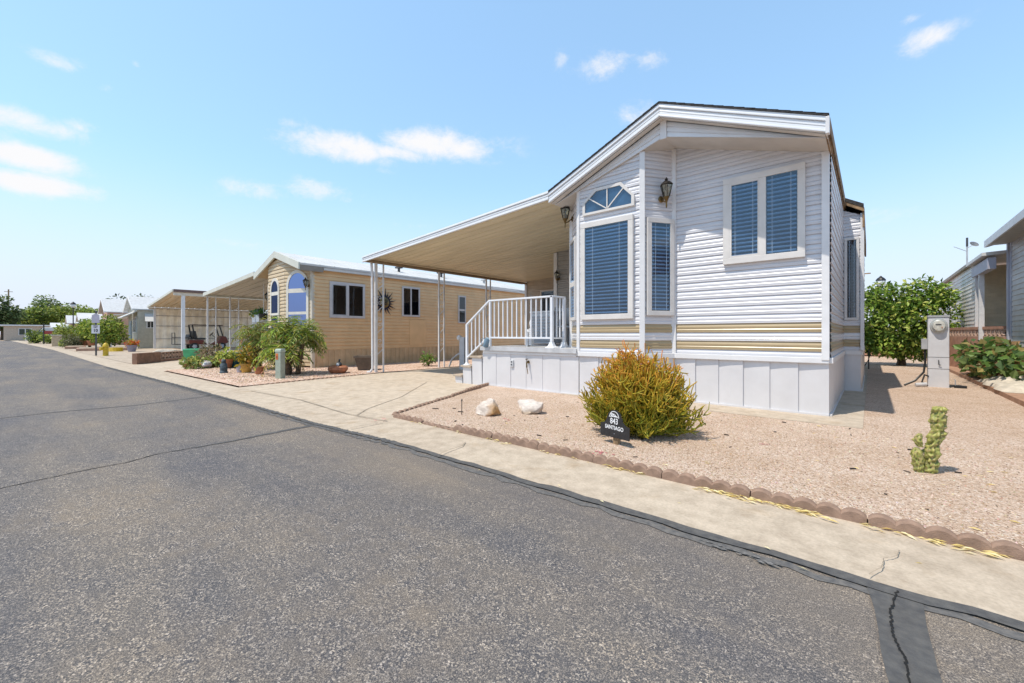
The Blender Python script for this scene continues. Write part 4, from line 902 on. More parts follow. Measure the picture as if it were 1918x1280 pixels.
# shed room at the end of that awning
sh=thing('storage_shed','tan vertical-ribbed storage shed under the awning of the tan house','shed',(-20.5,13,0))
m=MB((-20.5,13,0)); fr,l=frame_of((-24.2,12.9,0),(-17.42,12.9,0)); siding(m,fr,[(0,2.35),(l,2.35),(l,3.35),(0,3.1)],.115,None,LAP); m.build('upper_wall',[M('shed_tan',(.40,.31,.22),rough=.6,vari=.06)],sh)
m=MB((-20.5,13,0)); O,U,N=fr; n=56
for k in range(n):
    u0=l*k/n;u1=l*(k+1)/n; d=.03 if k%2 else .0
    m.poly([O+U*u0+N*d,O+U*u1+N*d,O+U*u1+N*d+Z*2.35,O+U*u0+N*d+Z*2.35]); m.poly([O+U*u1+N*.03,O+U*u1,O+U*u1+Z*2.35,O+U*u1+N*.03+Z*2.35])
m.build('ribbed_wall',M('shed_ribbed',(.36,.31,.29),rough=.6,vari=.08,vs=3),sh,recalc=False)
m=MB((-20.5,13,0)); m.fbox(fr,0,l,.032,.06,2.33,2.38); m.fbox(fr,0,l,.032,.05,1.1,1.14); m.build('trim_rail',DGREY,sh)
# ---------------------------------------------------------------- bed in front of the tan house
zg=.05
def at(px,py,z=zg): return G(px,py,z)
# utility pedestal
p=at(525,709); u=thing('utility_pedestal','pale green metal utility pedestal with an orange sticker standing before the palm','utility pedestal',p,R(24))
m=MB(); m.box(-.085,.085,-.075,.075,-.03,.66); m.build('cabinet_body',M('pale_green_paint',(.33,.38,.31),rough=.55,vari=.08,vs=8,dirt=.4),u,bevel=.015)
m=MB(); m.box(-.093,.093,-.083,.083,.655,.70); m.prism([(-.093,-.083,.70),(.093,-.083,.70),(.08,-.06,.735),(-.08,-.06,.735)],(0,.14,0)); m.build('cap',M('pale_green_cap',(.42,.48,.40),rough=.5,vari=.06),u,bevel=.008)
m=MB(); m.box(-.06,.01,-.081,-.0755,.47,.62); m.build('warning_sticker',M('orange_sticker',(.62,.17,.04),rough=.6,vari=.15,vs=40),u)
m=MB(); m.box(-.04,-.01,-.0835,-.0815,.50,.56); m.build('sticker_mark',M('sticker_dark',(.20,.05,.03),rough=.7),u)
# palms
def frond(m,p,d,L_,r,pal,wl=.30):
    up=V(0,0,1); pts=[];cur=Vector(p);dd=d.normalized(); n=9; st=L_/n
    for k in range(n+1): pts.append(cur.copy()); cur=cur+dd*st; dd=(dd+V(0,0,-.16-.03*k)).normalized()
    m.col=(.22,.25,.07); m.tube(pts,[.013*(1-.08*k) for k in range(n+1)],4,cols=[(.24,.26,.08)]*(n+1))
    t=r.uniform(.75,1.3)
    for k in range(1,n+1):
        for q in(0,):
            a=pts[k-1].lerp(pts[k],q); tang=(pts[k]-pts[k-1]).normalized(); s=tang.cross(up); s=s.normalized() if s.length>.01 else V(1,0,0)
            f=1-abs((k+q)/n-.45)*1.1; ll=wl*max(.35,f)*r.uniform(.85,1.15)
            for sg in(-1,1):
                c=tuple(x*t*r.uniform(.8,1.25) for x in r.choice(pal)); leaf(m,a,s*sg*.85+tang*.55+V(0,0,r.uniform(-.55,.1)),up+rv(r)*.3,ll,.030,c)
def palm(name,lab,base,trunks,seed,pal,dead,nf=26,L0=.85):
    r=random.Random(seed); t=thing(name,lab,'palm',base,0); b=Vector(base)
    m=MB(b); f=MB(b)
    for tx,ty,h in trunks:
        top=b+V(tx,ty,h); lo=b+V(tx*.45,ty*.45,-.05)
        pts=[lo,lo.lerp(top,.35)+V(.02,0,0),lo.lerp(top,.7),top]
        m.tube(pts,[.065,.055,.05,.06],8)
        for k in range(26):
            q=lo.lerp(top,r.random()); a=r.random()*6.3; m.bar(q,q+V(math.cos(a)*.09,math.sin(a)*.09,.06),.02)
        for k in range(nf):
            a=2*PI*k/nf*2.4+r.uniform(-.2,.2); el=r.uniform(-.2,1.35); d=V(math.cos(a)*math.cos(el),math.sin(a)*math.cos(el),math.sin(el))
            frond(f,top,d,L0*r.uniform(.75,1.2),r,dead if (el<-.05 and r.random()<.75) else pal)
    m.build('trunk',BARK,t); f.build('fronds',LEAF,t,recalc=False); return t
PG=[(0.20,0.29,0.038),(0.30,0.38,0.053),(0.42,0.46,0.090),(0.450,0.465,0.150),(0.105,0.180,0.038)]; PD=[(0.540,0.405,0.180),(0.450,0.315,0.120),(0.630,0.510,0.255)]
pb=at(548,701); palm('palm_clump','bushy clumping palm with several trunks behind the utility pedestal at the tan house',pb,[(-.5,-.1,1.0),(.02,-.15,1.22),(.36,.15,1.05),(-.1,.3,.85),(-.2,-.3,.6),(.25,-.3,.55)],5,PG,PD,26,.74)
pb2=at(478,692); palm('palm_clump','smaller yellowish clumping palm to the left of the utility pedestal',pb2,[(.05,-.05,1.15),(.35,.1,.9),(-.25,.1,.8),(0,.2,.5)],9,[(.22,.26,.05),(.30,.30,.07),(.16,.21,.04),(.36,.33,.10)],PD,22,.76)
def shrub(name,lab,cat,base,rx,ry,h,n,size,pal,seed,group=None,wr=.5,stems=7,nc=6):
    r=random.Random(seed); b=Vector(base); t=thing(name,lab,cat,b,0,group); cl=[]
    for k in range(nc):
        a=2*PI*k/nc+r.random(); q=r.uniform(.15,.6); cl.append((b.x+rx*q*math.cos(a),b.y+ry*q*math.sin(a),b.z+h*r.uniform(.35,.68),rx*r.uniform(.4,.6),ry*r.uniform(.4,.6),h*r.uniform(.28,.42)))
    cl.append((b.x,b.y,b.z+h*.5,rx*.7,ry*.7,h*.45))
    m=MB(b)
    for k in range(stems):
        c=cl[k%len(cl)]; m.tube([b+V(0,0,-.03),b.lerp(V(*c[:3]),.5)+rv(r)*.05,V(*c[:3])],[.018,.012,.005],5)
    m.build('stems',BARK,t); m=MB(b); crown(m,cl,n,size,pal,r,shell=.7,wr=wr); m.build('foliage',LEAF,t,recalc=False); return t
SUC=[(0.240,0.300,0.075),(0.360,0.420,0.105),(0.180,0.240,0.075),(0.450,0.450,0.135),(0.330,0.180,0.090)]
shrub('succulent','low spreading green succulent at the corner of the planted bed by the white rock','succulent',at(366,690),.55,.4,.35,420,.15,SUC,21,wr=.45)
shrub('dry_shrub','brownish leggy shrub growing round the awning posts of the tan house','shrub',at(397,680),.75,.5,.72,420,.16,[(.20,.16,.09),(.28,.21,.11),(.14,.09,.06),(.32,.26,.16),(.10,.13,.04)],22,wr=.28)
shrub('succulent','bright yellow-green succulent with thick leaves left of the terracotta pot','succulent',at(405,688),.35,.3,.36,260,.15,SUC,23,wr=.5)
c=at(385,690); m=MB(c); rock(m,c+V(0,0,.10),.24,.16,.17,31); tag(m.build('white_rock',M('pale_rock',(.55,.56,.58),rough=.8,vari=.2,vs=5,bump=.3,bs=14),None,smooth=True),'pale grey rounded rock lying between the succulent and terracotta pot','rock')
def pot(name,lab,p,r0,r1,h,mat,plant=None,seed=1,cat='plant pot',group=None,lip=True,ps=.13,n=160,ph=.3):
    t=thing(name,lab,cat,p,0,group); m=MB(p)
    pr=[(r0*.96,0),(r0,.01),(r1*.96,h*.82)]+([(r1*1.06,h*.84),(r1*1.06,h)] if lip else [(r1,h)])+[(r1*.9,h),(r1*.86,h*.86)]
    m.lathe(p,pr,20); m.build('pot_body',mat,t,smooth=True)
    if plant:
        rr=random.Random(seed); m=MB(p); crown(m,[(p.x,p.y,p.z+h+ph*.35,r1*1.25,r1*1.25,ph*.6)],n,ps,plant,rr,shell=.8); m.build('potted_plant',LEAF,t,recalc=False)
    return t
YG=[(0.360,0.450,0.075),(0.510,0.540,0.105),(0.600,0.570,0.120),(0.270,0.360,0.075)]
pot('terracotta_pot','round terracotta pot of yellow-green succulents beside the blue tub',at(424,690),.13,.19,.30,TERRA,YG,41,n=240,ph=.32)
pot('clay_urn','small pale clay urn with a dark mouth in front of the terracotta pot',at(408,688),.09,.12,.24,M('pale_clay',(.46,.36,.24),rough=.8,vari=.1),None)
pot('blue_tub','large dark teal plastic tub behind the terracotta pot',at(440,688),.25,.34,.48,M('teal_plastic',(.02,.115,.16),rough=.45,vari=.15),None)
pot('blue_tub','teal tub half hidden by the yellow-flowered pots and palm',at(468,688),.22,.30,.45,M('teal_plastic_b',(.03,.16,.17),rough=.45,vari=.15),None)
pot('flower_pot','yellow glazed pot of yellow and orange flowers under the smaller palm',at(462,698),.12,.16,.26,M('yellow_glaze',(.50,.28,.05),rough=.4,vari=.2),[(.45,.38,.05),(.55,.42,.05),(.20,.26,.05),(.5,.22,.04)],43,n=300,ph=.55)
pot('small_pot','small lilac-grey pot on the gravel beneath the palm fronds',at(449,698),.07,.09,.2,M('lilac_glaze',(.42,.40,.46),rough=.5,vari=.1),None)
pot('terracotta_pot','terracotta pot lying among the palm trunks',at(486,701),.1,.14,.2,TERRA,None)
c=at(419,699); t=thing('garden_statue','small dark grey stone figure standing on the gravel bed','statue',c)
m=MB(c); m.lathe(c,[(.10,-.02),(.10,.04),(.085,.06),(.095,.14),(.085,.24),(.06,.29)],14); m.build('figure_body',M('dark_stone',(.07,.10,.12),rough=.8,vari=.3,vs=14,bump=.4,bs=30),t,smooth=True)
m=MB(c); ball(m,c+V(0,0,.33),.06,.06,.065); m.build('figure_head',MATS['dark_stone'],t,smooth=True)
c=at(362,678); t=thing('garden_chair','bright green plastic lounge chair tipped on the drive edge beside the bed','chair',c,R(-20))
m=MB(); m.obox((-.25,0,.06),V(.35,0,0),V(0,.28,0),V(0,0,.02)); m.build('seat',M('green_plastic',(.06,.42,.22),rough=.45,vari=.1),t,bevel=.01)
m=MB(); m.obox((.25,0,.28),V(.16,0,.24),V(0,.27,0),V(-.02,0,.014)); m.build('backrest',MATS['green_plastic'],t,bevel=.01)
# plant stand with two white boxes
p=V(-20.4,6.6,.03); t=thing('plant_stand','tall thin wire plant stand by the bay window of the tan house','plant stand',p)
m=MB(p)
for dx in(-.42,.42):
    for dy in(-.1,.1): m.tube([p+V(dx,dy,0),p+V(dx*.93,dy,1.62)],.022,6)
for dx in(-.2,0,.2):
    m.tube([p+V(dx,-.1,.05),p+V(dx,-.1,1.6)],.008,5)
m.box(p.x-.42,p.x+.42,p.y-.13,p.y+.13,1.60,1.63); m.box(p.x-.4,p.x+.4,p.y-.11,p.y+.11,.6,.62)
m.build('stand_frame',POSTW,t)
for k,(dx,fl) in enumerate(((-.24,'yellow flowers and broad leaves'),(.24,'grey-green trailing leaves'))):
    q=p+V(dx,0,1.63); t=thing('planter_box','white planter box with %s on the wire plant stand'%fl,'planter box',q)
    m=MB(q); m.prism([q+V(-.18,-.12,0),q+V(.18,-.12,0),q+V(.22,-.15,.34),q+V(-.22,-.15,.34)],(0,.25,0)); m.build('box',RAIL,t,bevel=.01)
    m=MB(q); crown(m,[(q.x,q.y,q.z+.42,.26,.2,.18)],150,.15,[(.10,.22,.04),(.20,.32,.06),(.12,.24,.14)]+([(.55,.45,.05)] if k==0 else [(.2,.3,.26)]),random.Random(50+k),shell=.9); m.build('foliage',LEAF,t,recalc=False)
t=thing('hanging_basket','dark hanging basket on a thin hook under the awning beside the bay','hanging basket',(-18.6,6.2,1.9))
m=MB((-18.6,6.2,1.9)); m.lathe((-18.6,6.2,1.72),[(.05,0),(.15,.06),(.19,.24),(.17,.24)],14); m.build('basket',BLACK,t)
m=MB((-18.6,6.2,1.9)); m.tube([(-18.6,6.2,1.96),(-18.6,6.2,3.2)],.01,5); m.build('hanger',POSTW,t)
# along the tan wall
c=at(633,699); t=thing('clay_bowl','wide round terracotta bowl on the gravel by the tan wall','bowl',c)
m=MB(c); m.lathe(c,[(.13,-.02),(.20,.02),(.27,.10),(.265,.16),(.22,.20),(.19,.205),(.19,.18)],26); m.build('bowl_body',TERRA,t,smooth=True)
c2=c+V(.02,.02,.17); t=thing('bird_figure','small black and white duck figure sitting in the terracotta bowl','figurine',c2)
m=MB(c2); ball(m,c2+V(0,0,.07),.11,.07,.075); m.tube([c2+V(.0,0,.1),c2+V(.02,0,.15),c2+V(.03,0,.19)],[.035,.026,.022],8); ball(m,c2+V(.035,0,.205),.032,.026,.026); m.tube([c2+V(.06,0,.2),c2+V(.09,0,.195)],[.012,.004],6)
m.build('bird_body',M('duck_dark',(.025,.03,.035),rough=.5,vari=.3),t,smooth=True)
m=MB(c2); ball(m,c2+V(.015,-.035,.07),.075,.045,.05); m.build('wing',M('duck_pale',(.45,.50,.56),rough=.6,vari=.2),t,smooth=True)
c=at(684,693); t=thing('planter_tub','grey-brown square tub standing against the ribbed tan skirting','tub',c,R(-40))
m=MB(); q=[(.17,0),(.26,.40),(.29,.40),(.29,.455),(.26,.455),(.24,.40)]
rings=[[m.av((sx*a,sy*a,z-.02)) for sx,sy in((-1,-1),(1,-1),(1,1),(-1,1))] for a,z in q]
for a,b in zip(rings,rings[1:]):
    for j in range(4): m.face((a[j],a[(j+1)%4],b[(j+1)%4],b[j]))
m.face(rings[0]); m.face(rings[-1]); m.build('tub_body',M('grey_brown_tub',(.15,.115,.085),rough=.8,vari=.15,dirt=.3),t)
c=at(803,686); shrub('small_plant','small leafy plant with a dry flower spike at the foot of the tan wall','plant',c,.35,.3,.5,170,.13,[(.14,.24,.05),(.22,.33,.07),(.30,.22,.12)],61)
c=at(868,692,.03); t=thing('water_hookup','white utility post with a hose behind the porch stairs','utility post',c)
m=MB(c); m.box(c.x-.11,c.x+.11,c.y-.08,c.y+.08,0,1.05); m.build('post_body',LGREY,t,bevel=.01)
m=MB(c); ball(m,c+V(-.13,-.06,1.0),.085,.085,.09); m.build('meter_dome',TRIM,t,smooth=True)
m=MB(c); m.tube([c+V(-.12,0,.5),c+V(-.3,.02,.46),c+V(-.6,.05,.3),c+V(-.75,.05,.05)],.03,7); m.build('hose',LGREY,t,smooth=True)
# ---------------------------------------------------------------- front-yard objects of the white house
SGN=G(1152,833,.05)
def clash(p): return p.z<.45 and abs(p.x-SGN.x)<.26 and p.y<SGN.y+.10-.23*(p.x-SGN.x)
def fire_bush(base,rx,ry,h,seed):
    r=random.Random(seed); b=Vector(base); t=thing('shrub','bushy pencil-stemmed shrub, orange and yellow tips over green, in front of the white house','shrub',b)
    m=MB(b)
    def colr(z,q):
        k=min(1,max(0,z/h)); g=(.20,.25,.025); y=(.60,.42,.04); o=(.72,.27,.04); rd=(.70,.19,.07)
        e=k*.58+q*.30+r.uniform(-.24,.22)-.05
        def mixc(a,c,f): return tuple(x+(w-x)*f for x,w in zip(a,c))
        c=mixc(g,y,min(1,max(0,e*2))) if e<.45 else (mixc(y,o,min(1,(e-.45)/.3)) if e<.75 else mixc(o,rd,min(1,(e-.75)/.3)))
        f=r.uniform(.75,1.25); return tuple(x*f for x in c)
    lobes=[(0,0,1),(-.34,.05,.98),(.36,.12,.9),(.1,.25,.95),(-.1,-.2,.8)]
    for i in range(760):
        a=r.random()*2*PI; el=math.asin(r.random()**1.15*.99); q=.5+.5*r.random()**.55
        lx,ly,lh=r.choice(lobes)
        sh=1+.13*math.sin(3*a+1)+.1*math.sin(5*a)
        top=Vector((b.x+(math.cos(a)*math.cos(el)*.78+lx*.42)*rx*q*sh, b.y+(math.sin(a)*math.cos(el)*.78+ly*.42)*ry*q*sh, b.z+.07+math.sin(el)**.62*h*q*lh*r.uniform(.86,1.0)))
        p0=b+V(r.gauss(0,.10)*rx,r.gauss(0,.10)*ry,-.02); hor=V(top.x-p0.x,top.y-p0.y,0)
        p1=p0+hor*.62+V(0,0,(top.z-p0.z)*.25)
        wob=[rv(r)*.02 for _ in range(5)]; pts=[p0*(1-s)**2+p1*2*s*(1-s)+top*s*s+wob[i_]*(1 if s else 0) for i_,s in enumerate((0,.25,.5,.75,1))]
        if any(clash(q_) for q_ in pts): continue
        zz=[(q_.z-b.z) for q_ in pts]
        m.tube(pts,[.012,.010,.0088,.0075,.005],4,cap=False,cols=[(.50,.40,.22) if (k==0 or (k==1 and top.z-b.z<.45)) else colr(z,.15*k) for k,z in enumerate(zz)])
        for k in range(r.randint(8,12)):
            s=r.uniform(.45,1.0); p=p0*(1-s)**2+p1*2*s*(1-s)+top*s*s
            out=V(p.x-b.x,p.y-b.y,0); out=out.normalized() if out.length>.01 else V(0,0,0)
            d=(out*r.uniform(.0,.6)+V(0,0,r.uniform(.3,.9))+rv(r)*.6).normalized(); l=r.uniform(.07,.165)
            mid=p+(d+rv(r)*.55).normalized()*l*.5; e=mid+(d+V(0,0,.35)).normalized()*l*.5
            if e.z<b.z+.03 or clash(e): continue
            m.tube([p,mid,e],[.0066,.0062,.004],4,cap=False,cols=[colr(p.z-b.z,.1),colr(mid.z-b.z,.3),colr(e.z-b.z,.75)])
            if r.random()<.6:
                d2=(d+rv(r)*.5).normalized(); m.tube([mid,mid+d2*l*.55],[.0058,.0036],4,cap=False,cols=[colr(mid.z-b.z,.3),colr(e.z-b.z,.7)])
    m.build('stems',TWIG,t,recalc=False,smooth='full')
    return t
bc=G(1190,811,.05); fire_bush(bc,.66,.58,.99,77)
# address sign
c=G(1152,833,.05); sg=thing('address_sign','black scalloped address sign reading 843 SANTIAGO on a short wooden stake before the orange shrub','address sign',c,R(-13))
m=MB(); m.box(-.028,.028,.004,.05,-.1,.115); m.build('stake',WOOD,sg)
out=[(-.178,.07),(.178,.07),(.178,.195),(.15,.20),(.12,.213),(.1,.235),(.092,.27),(.083,.272),(.076,.30),(.056,.325),(.028,.34),(0,.344),(-.028,.34),(-.056,.325),(-.076,.30),(-.083,.272),(-.092,.27),(-.1,.235),(-.12,.213),(-.15,.20),(-.178,.195)]
m=MB(); m.prism([(x,-.012,z) for x,z in out],(0,.014,0)); bd=m.build('sign_board',M('black_sign_paint',(.022,.022,.024),rough=.5,vari=.2,vs=20,dirt=.1),sg)
WL=M('white_lettering',(.78,.79,.80),rough=.6,vari=.03)
text_mesh('843',.080,.0012,WL,'house_number',bd,(0.0,-.0145,.231),(PI/2,0,0),sx=.84,bold=.0010)
text_mesh('SANTIAGO',.055,.0012,WL,'street_name',bd,(.0,-.0145,.166),(PI/2,R(1.5),0),sx=.84,bold=.0010)
m=MB()
def ring(m,c,r0,r1,a0,a1,n=18,y=-.0138):
    for k in range(n):
        a,b=a0+(a1-a0)*k/n,a0+(a1-a0)*(k+1)/n
        m.poly([(c[0]+r*math.cos(q),y,c[1]+r*math.sin(q)) for r,q in((r0,a),(r1,a),(r1,b),(r0,b))])
ring(m,(0,.2735),.053,.060,0,PI)
def strip(p,q,w=.005): 
    d=Vector((q[0]-p[0],0,q[1]-p[1])).normalized(); s=V(-d.z,0,d.x)*w/2; P=V(p[0],-.0139,p[1]);Q=V(q[0],-.0139,q[1]); m.poly([P-s,Q-s,Q+s,P+s])
strip((-.066,.274),(-.036,.274)); strip((-.040,.276),(-.040,.316)); strip((.045,.2735),(.062,.2735))
m.poly([(x,-.0137,z) for x,z in((-.036,.310),(.010,.305),(.020,.292),(.04,.284),(.05,.275),(-.036,.275))])
m.build('emblem',WL,bd,recalc=False)
m=MB(); m.poly([(.003+.006*math.cos(q),-.0146,.296+.006*math.sin(q)) for q in[k*PI/5 for k in range(10)]]); m.build('emblem_dot',BLACK,bd,recalc=False)
m=MB(); m.poly([(x,-.0146,z) for x,z in((-.033,.298),(-.010,.283),(-.006,.287),(-.031,.302))]); m.build('emblem_stroke',BLACK,bd,recalc=False)
m=MB(); m.lathe((0,-.012,.108),[(.004,0),(.003,.002)],8,axis=(0,-1,0)); m.build('screw',GREYM,bd)
# rocks
def rcol(a,b):
    def f(p,d):
        k=min(1,max(0,(d.x*.75-d.y*.05-d.z*.35+.08+.3*noise.noise(d*2.5))*2.4)); v=1+.25*noise.noise(d*5); return tuple((x+(w-x)*k)*v for x,w in zip(a,b))
    return f
def hullrock(mb,c,pts,seed,cf,amp=.022,cuts=5):
    bm=bmesh.new()
    for p in pts: bm.verts.new(p)
    bmesh.ops.convex_hull(bm,input=bm.verts[:]); bmesh.ops.delete(bm,geom=[v for v in bm.verts if not v.link_faces],context='VERTS')
    bmesh.ops.triangulate(bm,faces=bm.faces[:]); bmesh.ops.subdivide_edges(bm,edges=bm.edges[:],cuts=cuts,use_grid_fill=True); bmesh.ops.smooth_vert(bm,verts=bm.verts[:],factor=.35,use_axis_x=True,use_axis_y=True,use_axis_z=True)
    base=len(mb.v); c=Vector(c); bm.verts.index_update()
    for v in bm.verts:
        p=v.co.copy(); d=p.normalized(); q=Vector((seed,0,0)); p+=d*(amp*noise.noise(p*14+q)+amp*.6*noise.noise(p*34+q))
        mb.col=cf(p,d); mb.av(c+p)
    for f in bm.faces: mb.face([base+v.index for v in f.verts])
    bm.free()
def rcol2(a,b,nx,off):
    def f(p,d):
        k=min(1,max(0,(p.x*nx[0]+p.y*nx[1]+p.z*nx[2]-off+.05*noise.noise(p*9))*14)); v=1+.22*noise.noise(p*11)+.15*noise.noise(p*37); return tuple((x+(w-x)*k)*v for x,w in zip(a,b))
    return f
for px,py,pts,cf,lab in((902,779,[(-.19,-.05,.0),(-.18,.02,.14),(-.15,-.07,.10),(-.05,-.12,.02),(-.03,-.06,.21),(.04,.02,.255),(.12,.0,.245),(.15,-.06,.19),(.20,.0,.10),(.17,-.08,.05),(.10,-.12,.0),(.17,.10,.0),(-.1,.13,.0),(.05,.13,.2),(-.12,.1,.15),(.06,-.11,.14)],rcol2((.56,.49,.43),(.46,.27,.12),(1,-.15,-.25),.075),'white quartz rock with a rusty brown right side nearest the driveway edging'),
 (983,776,[(-.21,.02,.20),(-.20,-.03,.165),(-.12,-.02,.205),(.0,.02,.215),(.13,.0,.20),(.22,.03,.185),(.20,-.03,.14),(.03,-.15,.0),(-.05,-.13,.02),(.10,-.12,.03),(.19,-.02,.03),(.14,.10,.0),(-.1,.10,.0),(-.02,-.10,.14),(.12,.12,.17),(-.14,.11,.18)],rcol2((.58,.52,.47),(.42,.33,.25),(.1,-.2,-1.),-.085),'flat-topped wedge of pale quartz rock, right of the brown-sided one')):
    c=G(px,py,.045); c=V(c.x,c.y+.11,c.z); m=MB(c); hullrock(m,c,[(x,y,z*.86) for x,y,z in pts],px*.1,cf)
    o=m.build('quartz_rock',STONEC,None,smooth=True); tag(o,lab,'rock')
c=G(865,777,.05); t=thing('sprinkler_riser','thin black irrigation riser sticking out of the gravel beside the white rock','sprinkler',c)
m=MB(c); m.tube([c-V(0,0,.05),c+V(0,0,.19)],.0055,8); m.build('riser_pipe',BLACK,t)
m=MB(c); m.lathe(c+V(0,0,.185),[(.009,0),(.011,.008),(.011,.02),(.006,.026)],10); m.build('spray_head',DGREY,t)
# cactus
def cactus(base,seed):
    r=random.Random(seed); b=Vector(base); t=thing('cactus','knobbly leaning yellow-green column cactus in the gravel at the right','cactus',b)
    def col_(m,pts,rad,ribs,sd,amp=.32):
        k=len(pts); n=30; rings=[]
        for i,p in enumerate(pts):
            for_=[]
            for j in range(n):
                a=2*PI*j/n; tb=(.5+.5*math.cos(ribs*a+i*.85+sd))*(.5+.5*math.cos(i*1.35-2*a+sd)); q=noise.noise(V(math.cos(a)*2.2+sd,math.sin(a)*2.2,i*.22)); q2=noise.noise(V(math.cos(a)*5+sd,math.sin(a)*5,i*.6))
                q3=noise.noise(V(math.cos(a)*4.2+sd,math.sin(a)*4.2,i*.34+sd)); rr=rad[i]*(.84+.24*tb+.42*q+.40*q3+.2*q2); kk=min(1,max(0,.42+.35*tb+.8*q3+.4*q2))
                f=r.uniform(.85,1.12); m.col=tuple((x+(w-x)*kk)*f for x,w in zip((.10,.145,.025),(.52,.48,.14)))  # hollows between knobs coloured darker, crevice shade painted into the skin
                if q2>.36 or q3<-.42: m.col=(.40,.30,.13)
                for_.append(m.av(p+V(math.cos(a)*rr,math.sin(a)*rr,rad[i]*.25*q2)))
            rings.append(for_)
        for i in range(k-1):
            for j in range(n): m.face((rings[i][j],rings[i][(j+1)%n],rings[i+1][(j+1)%n],rings[i+1][j]))
        m.face(rings[-1]); 
        for i in range(0,k-1):
            for j in range(0,n,5):
                if r.random()<.3:
                    p=m.v[rings[i][j]]+m.o; d=(p-pts[i]); d=d.normalized()
                    for _ in range(2):
                        e=(d+rv(r)*.7).normalized(); m.col=(.45,.37,.20); m.tube([p,p+e*.016],[.0012,.0005],3,cap=False,cols=[(.5,.42,.25)]*2)
    n=64; lean=V(.085,.04,0)
    pts=[b+V(0,0,-.02)+lean*(i/(n-1))**.8+V(.006*math.sin(i*.2),0,.545*i/(n-1)) for i in range(n)]
    rad=[.046+.004*math.sin(i*.4) for i in range(n)]; rad[-1]=.022; rad[-2]=.036; rad[-3]=.045; rad[-4]=.051
    m=MB(b); col_(m,pts,rad,7,3.); m.build('stem',TWIG,t,smooth='full')
    m=MB(b); pts=[b+V(-.045-.010*i/20,-.03,-.01+.20*i/23) for i in range(24)]; col_(m,pts,[.036*min(1,.8+.05*i)*min(1,(24-i)/7)**.5 for i in range(24)],5,9.); m.build('arm',TWIG,t,smooth='full')
    m=MB(b); pts=[b+V(-.036-.014*math.sin(i*.2),-.03,.20+.105*i/15) for i in range(16)]; col_(m,pts,[.027*min(1,.7+.06*i)*min(1,(16-i)/6)**.5 for i in range(16)],5,15.); m.build('arm',TWIG,t,smooth='full')
cactus(G(1735,884,.05),5)
# electric meter pedestal
c=G(1757,725,.05); pe=thing('meter_pedestal','tall grey electric meter pedestal standing in the gravel before the citrus tree','meter pedestal',c,R(0))
m=MB(); m.box(-.185,.185,-.12,.12,-.05,1.44); m.build('cabinet_body',M('pedestal_paint',(.62,.63,.66),rough=.5,vari=.04,vs=5,dirt=.2),pe,bevel=.012)
m=MB(); m.box(-.195,.195,-.135,.125,1.442,1.475); m.prism([(-.195,-.135,1.475),(.195,-.135,1.475),(.195,.125,1.475),(-.195,.125,1.475)],(0,0,.012)); m.build('cap',GREYM,pe,bevel=.006)
m=MB()
for z in(.38,.62): m.box(-.187,.187,-.1225,-.1205,z-.004,z+.004)
m.build('panel_seam',DGREY,pe)
m=MB(); m.lathe((0,-.12,1.27),[(.155,0),(.155,.035),(.15,.045),(.125,.05),(.12,.09),(.10,.105),(.02,.11)],28,axis=(0,-1,0)); mt=m.build('meter_ring',M('meter_rim',(.50,.52,.50),rough=.4,metal=.3,vari=.08),pe,smooth=True)
m=MB(); m.lathe((0,-.20,1.27),[(.105,0),(.105,.034),(.08,.04)],24,axis=(0,-1,0)); m.build('meter_face',M('meter_face',(.60,.60,.54),rough=.4,vari=.12,vs=20),mt)
m=MB(); m.box(-.06,.04,-.248,-.2445,1.285,1.305); m.build('meter_display',DGREY,mt)
m=MB(); m.box(.04,.06,-.248,-.2445,1.225,1.25); m.build('meter_tag',TERRA,mt)
m=MB(); m.tube([(.0,-.125,.56),(.0,-.15,.56),(.0,-.15,.47),(.04,-.15,.46)],.009,6); m.build('padlock_hasp',DGREY,pe)
m=MB(); m.box(-.30,-.187,-.09,.03,.78,1.0); m.build('breaker_box',GREYM,pe,bevel=.006)
m=MB(); m.tube([(-.23,-.03,.79),(-.23,-.05,.5),(-.26,-.12,.3),(-.42,-.2,.12),(-.62,-.3,.02)],.022,7); m.build('power_cord',BLACK,pe,smooth=True)
m=MB(); m.tube([(-.18,-.12,.22),(-.25,-.2,.25),(-.30,-.26,.1),(-.2,-.3,.03)],.018,7); m.build('cable_loop',BLACK,pe,smooth=True)
m=MB(); m.tube([(-.42,-.35,.04),(-.22,-.28,.06)],.04,9); m.build('plug_end',LGREY,pe,smooth=True)
t=thing('drip_valve','small dark drip valve on the gravel at the right foot of the meter pedestal','valve',c+V(.32,.02,0))
m=MB(); m.box(-.09,.09,-.05,.05,-.01,.05); m.build('valve_box',BLACK,t,bevel=.008); m=MB(); m.tube([(-.07,0,.05),(-.07,0,.16),(-.09,0,.17)],.01,6); m.build('valve_stem',GREYM,t)
pe.scale=(.84,.75,1)
# citrus tree
CP=[(0.093,0.170,0.025),(0.153,0.255,0.034),(0.238,0.357,0.051),(0.340,0.442,0.085),(0.476,0.493,0.119),(0.068,0.119,0.025)]
tb=V(.80,20.0,.05)
tree('citrus_tree','dense round citrus tree with glossy leaves behind the meter pedestal','tree',tb,3,[(-.72,.1,1.75,.75,.75,.85),(.05,-.2,1.35,.95,.8,.85),(.65,0,1.7,.85,.75,.85),(-.15,0,2.15,.75,.7,.7),(.55,0,2.45,.55,.5,.6),(-.75,0,1.1,.6,.6,.55),(.55,-.1,.95,.65,.6,.5),(.92,.1,2.4,.42,.4,.45),(-.55,0,2.45,.45,.4,.5),(-.3,-.3,.75,.7,.6,.45),(.35,-.3,.68,.65,.6,.42),(-.8,-.1,.85,.5,.5,.42)],9000,.165,CP,101,.11,wr=.46)
